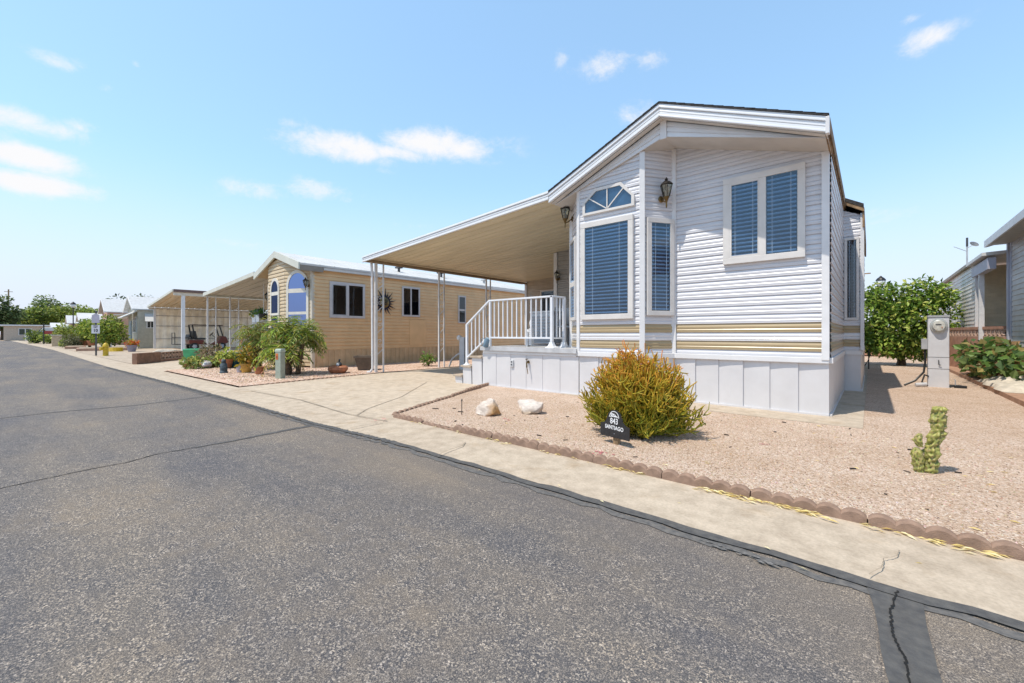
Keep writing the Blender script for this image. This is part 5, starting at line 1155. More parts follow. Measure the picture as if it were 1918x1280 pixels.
# ground-cover mound and vine
shrub('ground_cover','low mound of broad-leaved vine along the terracotta walk by the right house','vine',V(2.05,14.2,.13),.42,2.6,.85,1300,.17,[(.10,.19,.04),(.16,.27,.06),(.22,.30,.10),(.08,.15,.05),(.34,.28,.10),(.28,.17,.08)],111,wr=.75,nc=14)
shrub('ground_cover','leafy vine patch at the right edge beside the pale tarp','vine',V(2.42,11.3,.13),.30,1.3,.75,650,.15,[(.10,.19,.04),(.16,.27,.06),(.22,.30,.10),(.34,.28,.10)],112,wr=.75,nc=8)
# tarp heap
r=random.Random(8); c=V(2.12,12.3,.13); m=MB(c); nx,ny=26,30
gr=[[None]*(ny+1) for _ in range(nx+1)]
for i in range(nx+1):
    for j in range(ny+1):
        u=i/nx-.5; v=j/ny-.5; e=max(0,1-(2*u)**2)*max(0,1-(2*v)**2)
        h=.22*e**.6*(.6+.8*abs(noise.noise(V(u*4,v*7,1)))) + .07*e**.3*abs(noise.noise(V(u*9,v*14,4)))
        gr[i][j]=m.av(c+V(u*.75*(1+.2*noise.noise(V(v*5,0,0))),v*2.4*(1+.1*noise.noise(V(0,u*6,2))),h+.004))
for i in range(nx):
    for j in range(ny): m.face((gr[i][j],gr[i+1][j],gr[i+1][j+1],gr[i][j+1]))
tag(m.build('crumpled_tarp',M('pale_canvas',(.60,.54,.45),rough=.85,vari=.12,vs=6,dirt=.3),None,smooth='full'),'crumpled off-white canvas tarp lying on the terracotta walk at the right edge','tarp')
# ---------------------------------------------------------------- right-hand house
NO=Vector((4.6,12,0)); nh=thing('mobile_home','grey lap-sided mobile home at the right edge with a recessed porch','mobile home',NO)
GS=M('grey_siding',(.62,.575,.53),rough=.5,vari=.05,vs=3,dirt=.1)
def nf(name,p,q,z0,za,zb,mat):
    fr,l=frame_of((*p,0),(*q,0)); m=MB(NO); siding(m,fr,[(0,z0),(l,z0),(l,zb),(0,za)],.12,None,LAP); m.build(name,[mat],nh); return fr,l
nf('side_wall',(2.58,15.6),(2.58,7.0),.5,3.35,3.35,GS); nf('front_wall',(2.58,7.0),(6.5,7.0),.5,3.42,3.42,GS)
m=MB(NO); m.box(2.60,6.4,7.05,15.55,0.05,.5); m.build('skirting',GREYM,nh)
m=MB(NO); m.box(2.52,2.64,15.55,15.66,.1,3.4); m.box(2.555,2.60,15.4,15.548,.5,3.4); m.build('corner_trim',M('grey_lilac_trim',(.48,.48,.54),rough=.5,vari=.04),nh)
m=MB(NO); m.prism([(2.20,6.5,3.47),(4.55,6.5,4.25),(4.55,6.5,4.19),(2.20,6.5,3.41)],(0,9.25,0)); m.prism([(6.9,6.5,3.47),(4.55,6.5,4.25),(4.55,6.5,4.19),(6.9,6.5,3.41)],(0,9.25,0)); m.build('roof',ROOFW,nh)
m=MB(NO); m.box(2.165,2.198,6.5,15.75,3.33,3.49); m.prism([(2.2,15.752,3.47),(4.55,15.752,4.25),(4.55,15.752,4.08),(2.2,15.752,3.33)],(0,.03,0)); m.build('eave_fascia',M('pale_fascia',(.66,.66,.66),rough=.45,vari=.05,dirt=.15),nh)
m=MB(NO); y=6.55
while y<15.7: m.box(2.2,2.60,y,y+.13,3.36,3.372); m.box(2.2,2.60,y+.13,y+.15,3.366,3.378); y+=.15
m.build('eave_soffit',M('soffit_grey',(.42,.40,.36),rough=.6,vari=.08),nh)
# recessed porch and rear wing
nf('porch_wall',(2.3,17.9),(6.4,17.9),.9,3.1,3.1,M('porch_beige',(.66,.57,.40),rough=.5,vari=.06)); nf('porch_wall',(3.6,17.9),(3.6,15.6),.9,3.1,3.1,MATS['porch_beige'])
m=MB(NO); m.box(2.32,3.6,15.7,17.85,.05,.9); m.build('porch_floor',GREYM,nh)
m=MB(NO); m.box(2.24,2.34,16.95,17.05,.1,3.0); m.box(2.24,2.34,17.5,17.58,.1,3.0); m.build('porch_post',POSTW,nh)
m=MB(NO); m.box(2.22,2.36,15.68,17.92,2.78,3.06); m.build('porch_beam',M('lilac_grey_beam',(.42,.42,.49),rough=.5,vari=.06),nh)
m=MB(NO); m.prism([(2.12,15.70,3.20),(4.4,15.70,3.30),(4.4,15.70,3.22),(2.12,15.70,3.12)],(0,2.3,0)); m.build('porch_roof',ROOFW,nh)
fr,l=nf('side_wall',(2.30,30),(2.30,17.95),.85,3.18,3.18,M('weathered_siding',(.72,.68,.64),rough=.5,vari=.08,vs=3,dirt=.3))
m=MB(NO); m.box(2.2,2.36,18.0,30.2,3.185,3.27); m.build('rear_eave',M('brown_grey_eave',(.30,.25,.20),rough=.6),nh)
m=MB(NO); m.prism([(2.2,18.02,3.28),(4.6,18.02,3.7),(4.6,18.02,3.66),(2.2,18.02,3.275)],(0,12,0)); m.build('rear_roof',ROOFW,nh)
window(nh,fr,6.4,7.4,1.4,2.7,NO,border=.08,gm=DGLASS,bl=False,depth=.05)
m=MB(NO); m.tube([(2.25,18.9,3.2),(2.25,18.9,3.85)],.02,8); pm=m.build('vent_mast',GREYM,nh)
m=MB(NO); m.tube([(2.25,18.9,3.85),(2.25,18.9,4.12)],.026,8); m.build('mast_cap',DGREY,pm)
m=MB(NO); m.lathe((2.38,18.9,3.88),[(.02,0),(.07,.015),(.11,.04),(.105,.048),(.07,.024),(.02,.01)],20,axis=(.5,.3,.7)); m.bar((2.25,18.9,3.8),(2.38,18.9,3.88),.02); m.bar((2.25,18.9,3.70),(1.95,18.75,3.86),.014); m.build('satellite_dish',GREYM,nh,smooth=True)
# block wall by the porch and far block wall
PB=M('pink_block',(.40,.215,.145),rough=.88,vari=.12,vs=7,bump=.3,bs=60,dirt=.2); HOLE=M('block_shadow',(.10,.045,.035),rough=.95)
def blockwall(name,lab,p,q,z0,z1,nl,th=.14,cat='block wall',pil=0.0,lh=.20):
    p=Vector((*p,0));q=Vector((*q,0)); o=(p+q)/2; t=thing(name,lab,cat,o); fr,l=frame_of(p,q); zl=z1-.22 if nl=='mid' else z1-lh
    m=MB(o); m.fbox(fr,0,l,-th,0,z0,zl); 
    if nl=='mid': m.fbox(fr,-.01,l+.01,-th-.01,.01,zl+lh,z1+.05)
    if pil>0: m.fbox(fr,-pil,-.002,-th,.01,z0,z1)
    m.build('wall_body',PB,t)
    m=MB(o); n=max(1,int(l/.22)); w=l/n; g=.028
    m.fbox(fr,0,l,-th*.8,-th*.7,zl,zl+lh,1)
    for k in range(n):
        u=k*w
        m.fbox(fr,u,u+g,-th*.65,-.004,zl+.002,zl+lh-.002,0); m.fbox(fr,u+g,u+w,-th*.65,-.004,zl+.002,zl+.02,0); m.fbox(fr,u+g,u+w,-th*.65,-.004,zl+lh-.02,zl+lh-.002,0)
        cx,cz=u+g+(w-g)/2,zl+lh/2; O,U,N=fr
        for a in range(4):
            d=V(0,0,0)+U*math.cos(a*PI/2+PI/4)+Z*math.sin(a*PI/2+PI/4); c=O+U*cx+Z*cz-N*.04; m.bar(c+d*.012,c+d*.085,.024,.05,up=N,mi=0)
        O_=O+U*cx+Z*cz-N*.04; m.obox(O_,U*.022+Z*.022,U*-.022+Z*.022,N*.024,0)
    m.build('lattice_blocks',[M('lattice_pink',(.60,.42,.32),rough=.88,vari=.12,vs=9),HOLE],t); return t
blockwall('block_wall','pink block wall with a lattice course below its cap by the right porch',(1.86,19.4),(2.5,15.9),.1,1.30,'mid')
blockwall('block_wall','low pinkish wall with openwork top course behind the citrus tree',(-4.5,26.9),(2.2,26.9),-.02,.83,1)
t=thing('hose_stand','small black metal stand on the gravel beside the slide-out','stand',V(-.05,17.2,.05))
m=MB(); m.bar((0,0,0),(0,0,.62),.03); m.bar((-.14,0,.42),(.12,0,.42),.025); m.bar((-.14,0,0),(-.14,0,.42),.025); m.bar((-.14,.1,0),(0,.1,.3),.02); m.build('stand_frame',BLACK,t)
# things beyond the far wall
bo=V(-1.6,29.5,0); t=thing('mobile_home','distant pale home with a sloping awning beyond the low pink wall','mobile home',bo)
m=MB(bo); m.box(-4.2,-1.35,28.4,36,.0,3.6); m.build('wall',LGREY,t)
m=MB(bo); m.prism([(-1.45,28,3.95),(1.1,28,2.72),(1.1,28,2.62),(-1.45,28,3.85)],(0,5,0)); m.build('awning',M('awning_shade',(.36,.30,.22),rough=.5),t)
m=MB(bo); m.box(-4.3,-.85,27.8,28.0,3.68,4.15); m.build('fascia',ROOFW,t)
m=MB(bo); m.box(.94,1.0,28.1,28.16,0,2.7); m.box(-.2,-.14,28.1,28.16,0,3.2); m.build('awning_post',POSTW,t)
t=thing('parked_truck','dark pickup partly seen between the white house and citrus tree','pickup truck',V(-.4,29.2,0),R(90))
m=MB(); m.prism([(-2.2,-.85,.45),(2.2,-.85,.45),(2.25,-.85,.95),(1.0,-.85,1.05),(.5,-.85,1.6),(-.6,-.85,1.6),(-.8,-.85,1.0),(-2.2,-.85,.98)],(0,1.7,0)); b=m.build('body',M('navy_paint',(.02,.03,.055),rough=.3,vari=.1),t,bevel=.05)
m=MB(); m.prism([(.45,-.86,1.1),(.9,-.86,1.08),(.46,-.86,1.52),(-.5,-.86,1.52),(-.66,-.86,1.1)],(0,.02,0)); m.prism([(.45,.85,1.1),(.9,.85,1.08),(.46,.85,1.52),(-.5,.85,1.52),(-.66,.85,1.1)],(0,.012,0)); m.build('side_windows',DGLASS,b)
for x in(-1.4,1.35):
    for y in(-.82,.70): m=MB(); m.lathe((x,y,.36),[(.36,0),(.36,.16)],18,axis=(0,1,0)); w_=m.build('wheel',BLACK,t); m=MB(); m.lathe((x,y-.012 if y<0 else y+.16,.36),[(.2,0),(.2,.012)],12,axis=(0,1,0)); m.build('rim',GREYM,w_)
def streetlamp(p,h,lab):
    t=thing('street_lamp',lab,'street lamp',p); m=MB(p); m.lathe(p,[(.14,0),(.14,.12),(.07,.5),(.05,.6),(.045,h-.75),(.07,h-.7),(.09,h-.62)],12); m.build('pole',BLACK,t)
    m=MB(p); ball(m,p+V(0,0,h-.4),.23,.23,.25); m.build('globe',M('lamp_globe',(.75,.76,.75),rough=.3,vari=.02),t,smooth=True)
    m=MB(p); m.lathe(p+V(0,0,h-.34),[(.245,.05),(.235,.1),(.17,.2),(.08,.27),(.03,.34)],14); m.build('lamp_cap',BLACK,t)
streetlamp(V(.45,33.2,0),4.62,'grey-capped globe street lamp rising behind the citrus tree')
streetlamp(V(-64.5,3.1,0),4.6,'black post street lamp with white globe above the hedge at the left')
t=thing('utility_pole','thin distant utility pole with wires beyond the awning home','utility pole',V(-1.2,52,0))
m=MB(V(-1.2,52,0)); m.tube([(-1.2,52,0),(-1.2,52,7.4)],.1,8); m.bar((-2.4,52,6.9),(0,52,6.9),.1); m.build('pole',WOOD,t)
m=MB(V(-1.2,52,0))
for k in range(3):
    x=-2.3+k*1.1; m.tube([(x,52,6.95),(x-9,52.5,6.5),(x-18,53,6.6)],.018,4)
m.build('wires',BLACK,t)
# ---------------------------------------------------------------- street to the left
def PF(px,F,z=0.0):
    r=(px-959)/FPX*F; return Vector((CA*r-SA*F,SA*r+CA*F,z))
def ZF(py,F): return HC+(HY-py)/FPX*F
# low walls by the neighbour's drive
q=V(-20.9,2.75,0); 
o=V(-21.2,2.9,0); t=thing('block_wall','short solid brown block wall end by the gutter, left of the planted bed','block wall',o); fr,l=frame_of((-20.75,2.5,0),(-21.75,3.35,0),-1)
m=MB(o); m.fbox(fr,0,l,-.16,0,-.02,.43); m.build('wall_body',M('brown_block',(.27,.15,.10),rough=.85,vari=.15,vs=6),t)
blockwall('block_wall','low openwork block wall running back from the solid brown wall end',(-21.8,3.42),(-24.5,5.7),-.02,.41,1,lh=.30)
# carport with golf cart
CO_=V(-37.8,9.5,0); cp=thing('carport','tan ribbed single-slope carport sheltering a golf cart','carport',CO_)
zc=lambda x: 3.22+(x+42)/8.5*.68
m=MB(CO_); y=6.0; prof=[]
while y<13.6: prof+=[(y,0),(y+.32,0),(y+.34,.05),(y+.38,.05),(y+.40,0)]; y+=.42
ra=[(m.av((-42,yy,zc(-42)+dz)),m.av((-33.5,yy,zc(-33.5)+dz))) for yy,dz in prof]
for a,b in zip(ra,ra[1:]): m.face((a[0],a[1],b[1],b[0]))
m.build('pan_roof',M('carport_pan',(.78,.62,.42),rough=.5,vari=.1,vs=2,dirt=.3,stretch=(.3,3,1)),cp)
m=MB(CO_); m.prism([(-42,6,3.285),(-33.5,6,3.965),(-33.5,6,3.975),(-42,6,3.295)],(0,7.6,0)); m.build('roof_skin',ROOFW,cp)
m=MB(CO_); slopebar(m,-42.05,3.22,-33.45,3.9,5.93,5.99,.09,-.05); m.build('front_fascia',SAGE,cp)
m=MB(CO_); m.box(-33.5,-33.42,6,13.6,3.83,4.0); m.build('edge_trim',M('brown_edge',(.16,.10,.085),rough=.6),cp)
m=MB(CO_); m.box(-33.62,-33.5,6,13.6,3.62,3.82); m.box(-41.98,-41.9,6,13.6,3.05,3.2); m.build('beam',CREAM,cp)
for x,y,w in((-33.6,6.5,.09),(-33.6,12.8,.09),(-41.9,6.35,.07)): m=MB(CO_); m.box(x-w,x+w,y-w,y+w,0,zc(x)-.05); m.build('support_post',POSTW,cp)
fr,l=frame_of((-41.95,13.6,0),(-41.95,6.4,0),-1); O,U,N=fr; m=MB(CO_); n=64
for k in range(n):
    u0=l*k/n;u1=l*(k+1)/n; d=.08 if (k//2)%2 else .0
    m.poly([O+U*u0+N*d+Z*.02,O+U*u1+N*d+Z*.02,O+U*u1+N*d+Z*3.1,O+U*u0+N*d+Z*3.1])
    if k%2: m.poly([O+U*u1+Z*.02,O+U*u1+N*.08+Z*.02,O+U*u1+N*.08+Z*3.1,O+U*u1+Z*3.1])
m.build('ribbed_wall',M('carport_ribbed',(.93,.84,.70),rough=.6,vari=.1,vs=2),cp,recalc=False)
m=MB(CO_); 
for z in(2.55,1.75,.75): m.fbox(fr,0,l,.081,.11,z,z+.05)
m.build('girt',M('girt_grey',(.40,.37,.33),rough=.6),cp)
# golf cart (drive direction +Y)
gc=thing('golf_cart','dark red golf cart with black frame and roof parked under the tan carport','golf cart',V(-36.1,8.2,.02),0)
RED=M('dark_red_paint',(.14,.03,.022),rough=.3,vari=.1)
m=MB(); m.prism([(.55,-.95,.42),(.55,1.05,.34),(.55,1.35,.55),(.55,1.2,.95),(.55,.95,1.0),(.55,.6,.5),(.55,-.1,.45),(.55,-.15,.72),(.55,-1.0,.72)],(-1.1,0,0)); m.build('body',RED,gc,bevel=.04)
m=MB(); m.box(-.5,.5,-.55,-.05,.74,.86); m.obox((0,-.62,1.08),V(.5,0,0),V(0,.07,.0),V(0,-.05,.26)); m.build('seat',M('black_vinyl',(.03,.03,.032),rough=.5),gc,bevel=.02)
m=MB(); m.obox((0,-.95,.98),V(.5,0,0),V(0,.04,0),V(0,.03,.13)); m.box(-.5,.5,-1.05,-.75,.74,.84); m.build('rear_seat',MATS['black_vinyl'],gc,bevel=.02)
m=MB(); m.prism([(-.56,-.85,1.74),(-.56,1.0,1.72),(-.56,1.0,1.78),(-.56,-.85,1.80)],(1.12,0,0)); m.build('roof',M('dark_brown_roof',(.05,.03,.028),rough=.4),gc,bevel=.03)
m=MB()
for x in(-.5,.5): m.bar((x,-.65,.75),(x,-.8,1.75),.08); m.bar((x,1.0,.95),(x,.78,1.74),.07)
m.build('roof_frame',BLACK,gc)
m=MB(); m.bar((0,.72,.8),(0,.42,1.12),.04); m.lathe((0,.42,1.12),[(.17,-.012),(.19,0),(.17,.012)],18,axis=(0,-.6,.5)); m.build('steering_wheel',BLACK,gc)
m=MB()
for x in(-.45,.45): m.bar((x,-1.0,.9),(x,-1.75,.9),.035); m.bar((x,-1.0,.42),(x,-1.75,.42),.035); m.bar((x,-1.75,.40),(x,-1.75,1.22),.035)
m.bar((-.45,-1.75,1.2),(.45,-1.75,1.2),.035); m.box(-.45,.45,-1.75,-1.05,.40,.44); m.build('cargo_rack',BLACK,gc)
for y in(-.68,.92):
    for x in(-.46,.46):
        m=MB(); m.lathe((x-.1,y,.27),[(.24,0),(.275,.03),(.275,.17),(.24,.2)],20,axis=(1,0,0)); w_=m.build('wheel',BLACK,gc,smooth=True)
        m=MB(); m.lathe((x+.1,y,.27),[(.15,0),(.15,.01),(.03,.02)],5,axis=(1,0,0)); m.build('rim',GREYM,w_)
t=thing('rolled_sheet','crumpled pale sheet on the ground before the golf cart','sheet',V(-33.4,5.6,.03)); m=MB(V(-33.4,5.6,.03)); rock(m,V(-33.4,5.6,.09),.5,1.0,.16,44,14); m.build('sheet_heap',MATS['pale_canvas'],t,smooth=True)
# homes further down
def phome(label,x0,x1,y0,y1,ze,zr,wm,rm,fm,group=None,wins=(),ov=.3,side=True):
    o=V((x0+x1)/2,y0,0); t=thing('mobile_home',label,'mobile home',o,0,group); xr=(x0+x1)/2
    m=MB(o); m.prism([(x0,y0,0),(x1,y0,0),(x1,y0,ze),(xr,y0,zr),(x0,y0,ze)],(0,y1-y0,0)); w=m.build('wall',wm,t)
    m=MB(o); dx=(x1-x0)/2+.15; k=(zr-ze)/((x1-x0)/2)
    for s in(-1,1): m.prism([(xr,y0-ov,zr+.06),(xr+s*dx,y0-ov,zr+.06-k*dx),(xr+s*dx,y0-ov,zr-.02-k*dx),(xr,y0-ov,zr-.02)],(0,y1-y0+ov*2,0))
    m.build('roof',rm,t)
    m=MB(o)
    for s in(-1,1): slopebar(m,xr,zr+.06,xr+s*dx,zr+.06-k*dx,y0-ov-.05,y0-ov-.005,.01,-.16)
    m.build('gable_fascia',fm,t)
    for kind,a,b,z0,z1 in wins:
        if kind=='f': fr=(V(a,y0,0),V(1,0,0),V(0,-1,0))
        else: fr=(V(x1,a,0),V(0,1,0),V(1,0,0))
        m=MB(o); m.fbox(fr,0,b,.0,.05,z0,z1); f=m.build('window',fm,t); m=MB(o); m.fbox(fr,.07,b/2-.03,.02,.056,z0+.07,z1-.07); m.fbox(fr,b/2+.03,b-.07,.02,.056,z0+.07,z1-.07); m.build('pane',M('far_pane',(.03,.035,.04),rough=.15,vari=.3),f)
    return t,o
PALE=M('pale_grey_green_wall',(.48,.47,.40),rough=.6,vari=.06,dirt=.15); PINKW=M('pinkish_wall',(.50,.30,.21),rough=.7,vari=.08); TANW=M('far_tan_wall',(.52,.40,.26),rough=.7,vari=.08); GROOF=M('pale_grey_roof',(.56,.57,.58),rough=.6,vari=.06,dirt=.2)
t,o=phome('pale grey-green gabled mobile home with slanted window awnings beyond the tan carport',-47.6,-42.9,5.5,17,3.1,4.15,PALE,GROOF,TRIM,wins=(('f',-44.9,1.5,1.25,2.5),('s',6.0,.5,1.6,2.35)))
m=MB(o); m.prism([(-45.3,5.48,2.95),(-43.0,5.48,2.95),(-43.0,4.6,2.45),(-45.3,4.6,2.45)],(0,0,-.06)); m.prism([(-45.6,5.48,2.85),(-48.3,5.48,2.55),(-48.3,4.2,2.4),(-45.6,4.2,2.7)],(0,0,-.06)); m.build('window_awning',ROOFW,t)
m=MB(o); m.prism([(-42.9,5.9,2.75),(-42.9,6.7,2.75),(-42.3,6.75,2.15),(-42.3,5.85,2.15)],(0,0,-.05)); m.build('window_awning',ROOFW,t)
m=MB(o); m.box(-46.6,-46.5,4.3,4.4,0,2.6); m.box(-48.1,-48.0,4.3,4.4,0,2.45); m.build('awning_post',POSTW,t)
m=MB(o); m.box(-46.4,-45.7,5.42,5.5,.3,2.2); m.build('door',M('blue_grey_door',(.32,.40,.45),rough=.5),t)
t,o=phome('brownish pink gabled mobile home with white roof behind the round orange tree',-63,-57.6,5.2,18,3.4,4.75,PINKW,GROOF,TRIM,wins=(('f',-60.4,1.4,1.6,2.6),('s',7,1,1.6,2.6)))
m=MB(o); 
for y in(8,10.5): m.box(-59.6,-58.9,y,y+.9,4.05,4.3)
m.build('roof_vent',DGREY,t)
phome('far tan-fronted mobile home with bright white roof, nearest behind the street lamp',-76,-71.5,4.2,15,2.75,3.7,TANW,ROOFW,TRIM,'far homes')
phome('far pink-fronted mobile home with pale roof, second behind the street lamp',-84,-79.5,3.6,15,2.6,3.6,PINKW,GROOF,TRIM,'far homes')
phome('far white-roofed home at the end of the row beside the cross street',-94,-89,2.4,13,2.1,2.75,PALE,ROOFW,TRIM,'far homes')
# long building across the far street
o=V(-116,-.5,0); t=thing('long_building','long low pale building with flat white eave facing the end of the street','building',o)
m=MB(o); m.box(-124,-116,-2.9,16,0,2.6); m.build('wall',M('far_pale_wall',(.50,.42,.34),rough=.8,vari=.08),t)
m=MB(o); m.box(-124.5,-115.5,-3.4,16.5,2.6,2.82); m.build('flat_roof',TRIM,t)
for y in(-1.2,1.4,4.5,7.5):
    m=MB(o); m.box(-115.99,-115.93,y,y+1.6,.95,2.15); f=m.build('window',TRIM,t); m=MB(o); m.box(-115.95,-115.9,y+.08,y+.74,1.03,2.07); m.box(-115.95,-115.9,y+.86,y+1.52,1.03,2.07); m.build('pane',M('far_dark_pane',(.03,.045,.03),rough=.2),f)
# trees at the end of the street
TG=[(0.12,0.19,0.03),(0.20,0.27,0.045),(0.30,0.37,0.068),(0.08,0.13,0.030),(0.38,0.43,0.09)]; TY=[(0.210,0.270,0.045),(0.300,0.360,0.060),(0.390,0.420,0.090),(0.150,0.210,0.038)]; TD=[(0.075,0.112,0.038),(0.105,0.150,0.045),(0.150,0.180,0.068),(0.060,0.090,0.030)]
def bigtree(label,px,F,top,rx,seed,pal,n=2600,size=.55,nc=9,group='trees at the end of the street'):
    r=random.Random(seed); b=PF(px,F); h=ZF(top,F); cl=[]
    for k in range(nc):
        a=2*PI*k/nc+r.random()*.8; q=r.uniform(.2,.68); zz=h*r.uniform(.38,.80); cl.append((rx*q*math.cos(a),rx*q*math.sin(a),zz,rx*r.uniform(.3,.48),rx*r.uniform(.3,.48),h*r.uniform(.13,.2)))
    cl.append((r.uniform(-.2,.2)*rx,0,h*.86,rx*.38,rx*.38,h*.13)); cl.append((0,0,h*.5,rx*.6,rx*.6,h*.25))
    tree('tree',label,'tree',b,h,cl,n,size,pal,seed,.22,group,wr=.6,shell=.75)
bigtree('tall dark tree cut by the left edge of the photo',4,82,551,3.4,201,TD)
bigtree('big green tree behind the long building, leftmost of the broad crowns',38,95,578,5.0,202,TG)
bigtree('tallest broad dark tree rising over the middle of the long building',86,98,552,5.6,203,TD+TG,3400)
bigtree('bright green tree between the tall dark one and the long building',62,90,575,3.6,204,TG+TY)
bigtree('yellow-green tree just left of the street lamp',122,96,573,4.2,205,TY)
bigtree('yellow-green tree just right of the street lamp',152,96,572,4.6,206,TY)
bigtree('low dark tree reaching the pink gabled roof',180,92,578,3.2,207,TG)
bigtree('sparse wispy tree above the ridge of the pink gabled home',222,70,550,3.0,208,TD,700,.5,7); bigtree('sparse wispy tree rising behind the pale grey-green gable',268,70,548,3.6,209,TD,1100,.5,8)
# shrubs along the street
CT=[(0.150,0.240,0.030),(0.240,0.330,0.045),(0.360,0.420,0.060),(0.450,0.465,0.090),(0.105,0.165,0.030)]
b=PF(204,30.5); tree('citrus_tree','round dense orange tree behind the two stacked road signs','tree',b,2.6,[(-.7,0,1.35,.8,.8,.75),(.6,.1,1.4,.85,.8,.8),(0,0,1.85,.85,.8,.62),(.2,-.3,1.0,.9,.8,.6),(-.3,.2,.9,.9,.8,.5)],2600,.21,CT,211,.08,'street trees')
b=PF(168,35); tree('citrus_tree','broad yellow-green citrus tree between the lamp post and road signs','tree',b,2.4,[(-1.1,0,1.2,.9,.8,.7),(.5,.1,1.35,1.0,.8,.8),(-.3,0,1.8,.8,.8,.6),(1.1,0,1.6,.8,.7,.7),(-1.5,0,.8,.7,.7,.55)],2600,.22,CT,212,.08,'street trees')
b=PF(122,41); tree('hedge_tree','bright yellow-green hedge tree left of the lamp post','tree',b,2.2,[(-.7,0,1.0,.8,.8,.7),(.5,.1,1.2,.9,.8,.75),(0,0,1.6,.7,.7,.5)],1500,.22,TY,213,.07,'street trees')
shrub('shrub','rounded grey-green shrub on the low curb before the lamp post','shrub',PF(138,34),1.1,.8,1.05,900,.17,[(.17,.17,.09),(.22,.22,.12),(.12,.13,.06)],214)
shrub('shrub','small bright green shrub at the gutter left of the grey-green one','shrub',PF(121,36),.45,.5,.75,400,.15,CT,215)
shrub('shrub','dark green round shrub by the far pale building','shrub',PF(67,50),1.1,1.1,1.75,700,.25,TG,216)
shrub('shrub','dark bushy shrub behind the short dark post','shrub',PF(92,48),1.0,1.0,1.3,500,.25,TG,217)
# hydrant
c=PF(198,21.4); c=V(c.x,c.y,0); hy=thing('fire_hydrant','yellow fire hydrant standing by the gutter beside the road signs','fire hydrant',c)
YEL=M('hydrant_yellow',(.55,.38,.02),rough=.45,vari=.12,vs=9)
m=MB(c); m.lathe(c,[(.16,0),(.16,.04),(.11,.05),(.11,.48),(.14,.49),(.14,.53),(.12,.54),(.11,.6),(.07,.67),(.03,.69),(.03,.74)],18); b=m.build('barrel',YEL,hy,smooth=True)
m=MB(c); m.lathe(c+V(.0,-.09,.40),[(.075,0),(.075,.09),(.085,.09),(.085,.13),(.03,.14)],14,axis=(.4,-1,0)); m.build('pumper_nozzle',YEL,hy)
for s in(-1,1): m=MB(c); m.lathe(c+V(s*.09,0,.40),[(.055,0),(.055,.08),(.065,.08),(.065,.11),(.025,.12)],12,axis=(s,0,0)); m.build('side_nozzle',YEL,hy)
# road signs
c=PF(180,21.6); rs=thing('road_sign','grey post with a house-shaped plate above a white SPEED LIMIT 10 plate','road sign',c,math.atan2(-c.x,c.y)*0+R(52))
m=MB(); m.box(-.03,.03,-.02,.02,0,2.35); m.build('post',DGREY,rs)
m=MB(); m.prism([(-.17,-.035,1.72),(.17,-.035,1.72),(.17,-.035,2.12),(0,-.035,2.22),(-.17,-.035,2.12)],(0,.012,0)); m.build('upper_plate',M('lilac_plate',(.45,.42,.50),rough=.5,vari=.05),rs)
m=MB(); m.box(-.18,.18,-.037,-.025,1.18,1.62); pl_=m.build('speed_plate',M('white_plate',(.62,.61,.66),rough=.5,vari=.05),rs)
text_mesh('10',.21,.001,BLACK,'speed_number',pl_,(0,-.039,1.33),(PI/2,0,0),bold=.006); text_mesh('SPEED\nLIMIT',.075,.001,BLACK,'speed_words',pl_,(0,-.039,1.53),(PI/2,0,0),bold=.001)
# pots and small things
def spot(px,py,z=.03): return G(px,py,z)
c=PF(247,26.4); pot('flower_pot','grey pot of orange and yellow flowers in front of the pale grey-green home',c,.17,.27,.45,M('grey_glaze',(.28,.26,.32),rough=.6,vari=.1),[(.62,.10,.03),(.60,.14,.03),(.50,.42,.05),(.30,.36,.05)],301,n=300,ph=.36,ps=.15)
c=PF(216,27); t=thing('yellow_hose','coiled yellow hose heap on the ground right of the hydrant','hose',c); m=MB(c)
for k in range(5): m.tube([c+V(math.cos(a)*(.5-.05*k),math.sin(a)*.35,.04+.05*k) for a in[j*.45 for j in range(15)]],.035,6)
m.build('hose_coil',YEL,t)
for k,(px,F,lab) in enumerate(((158,34.5,'left of the two terracotta pots on the low curb'),(172,34,'right of the two terracotta pots on the low curb'))): pot('terracotta_pot',lab,PF(px,F,.2),.2,.3,.42,TERRA,[(.20,.14,.08),(.30,.22,.12)] if k==0 else None,310+k,n=80)
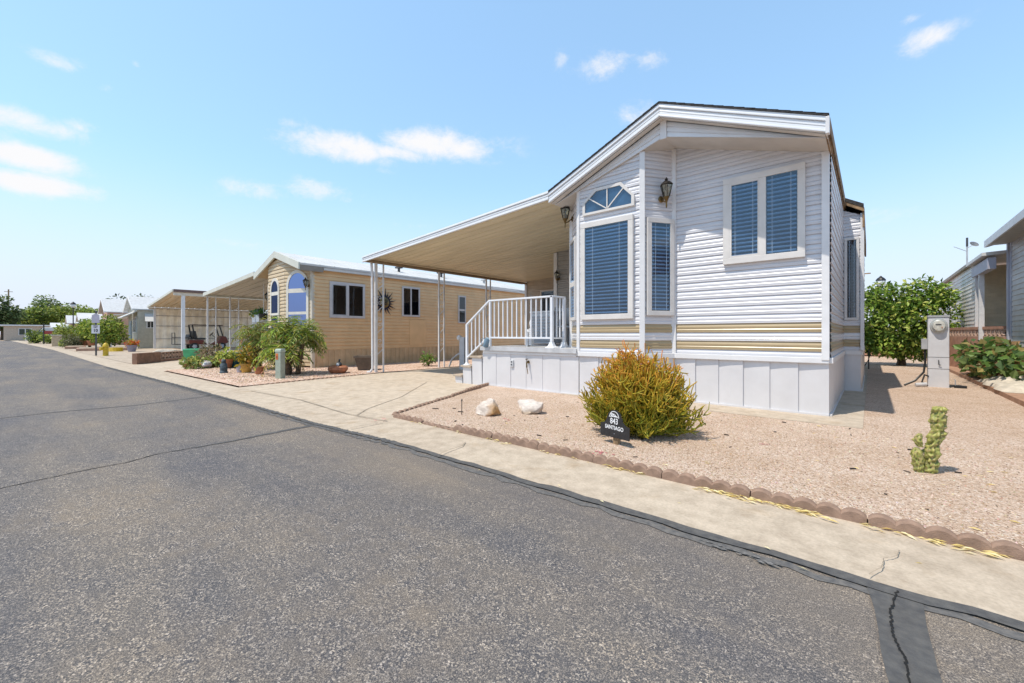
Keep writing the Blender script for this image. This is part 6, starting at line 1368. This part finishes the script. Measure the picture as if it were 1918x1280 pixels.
for px,F,w,lab in((165,28.5,1.5,'low pinkish raised curb bed behind the road signs'),(142,32.5,1.6,'low pale curb bed under the grey-green shrub'),(222,29.5,1.7,'low pinkish curb running right of the hydrant')):
    c=PF(px,F); t=thing('raised_bed',lab,'raised bed',c,R(-4)); m=MB(); m.box(-w,w,-.55,.55,-.02,.2); b=m.build('curb',M('curb_pink',(.40,.25,.18),rough=.9,vari=.12),t,bevel=.02); m=MB(); m.box(-w+.12,w-.12,-.43,.43,.19,.215); m.build('soil',DIRT,b)
c=PF(106,38); t=thing('mailbox_pillar','square pale tan pillar by the gutter left of the bright green shrub','pillar',c); m=MB(c); m.box(c.x-.35,c.x+.35,c.y-.3,c.y+.3,0,1.0); m.build('pillar_body',TANW,t,bevel=.02); m=MB(c); m.box(c.x-.4,c.x+.4,c.y-.35,c.y+.35,1.0,1.08); m.build('pillar_cap',CREAM,t)
c=PF(82,46); t=thing('dark_post','short dark post with a red sign by the far gutter','post',c); m=MB(c); m.tube([c,c+V(0,0,2.3)],.055,8); m.build('post',BLACK,t); m=MB(c); m.box(c.x+.0,c.x+.06,c.y+.05,c.y+.75,1.15,1.5); m.build('sign_plate',M('red_sign',(.35,.05,.04),rough=.5),t)
c=PF(101,52); t=thing('parked_van','white van with dark windscreen parked beyond the short dark post','van',c,R(-88)); m=MB(); m.prism([(-2.2,-.95,.35),(2.3,-.95,.35),(2.35,-.95,.95),(1.5,-.95,1.15),(.9,-.95,1.95),(-2.2,-.95,2.0)],(0,1.9,0)); b=m.build('body',M('van_white',(.70,.71,.74),rough=.3,vari=.04),t,bevel=.06)
m=MB(); m.obox((1.21,0,1.56),V(.26,0,-.35),V(0,.8,0),V(.012,0,.009)); m.build('windscreen',DGLASS,b)
for x in(-1.5,1.5):
    for y in(-.95,.75): m=MB(); m.lathe((x,y,.34),[(.34,0),(.34,.2)],16,axis=(0,1,0)); m.build('wheel',BLACK,t)

t=thing('utility_pole','thin bare distant pole above the dark tree at the left edge','utility pole',PF(16,88)); p=PF(16,88); m=MB(p); m.tube([p,p+V(0,0,10.6)],.11,8); pl2=m.build('pole',WOOD,t); m=MB(p); m.bar(p+V(0,-.6,10.1),p+V(0,.6,10.1),.1); m.build('crossarm',WOOD,t)
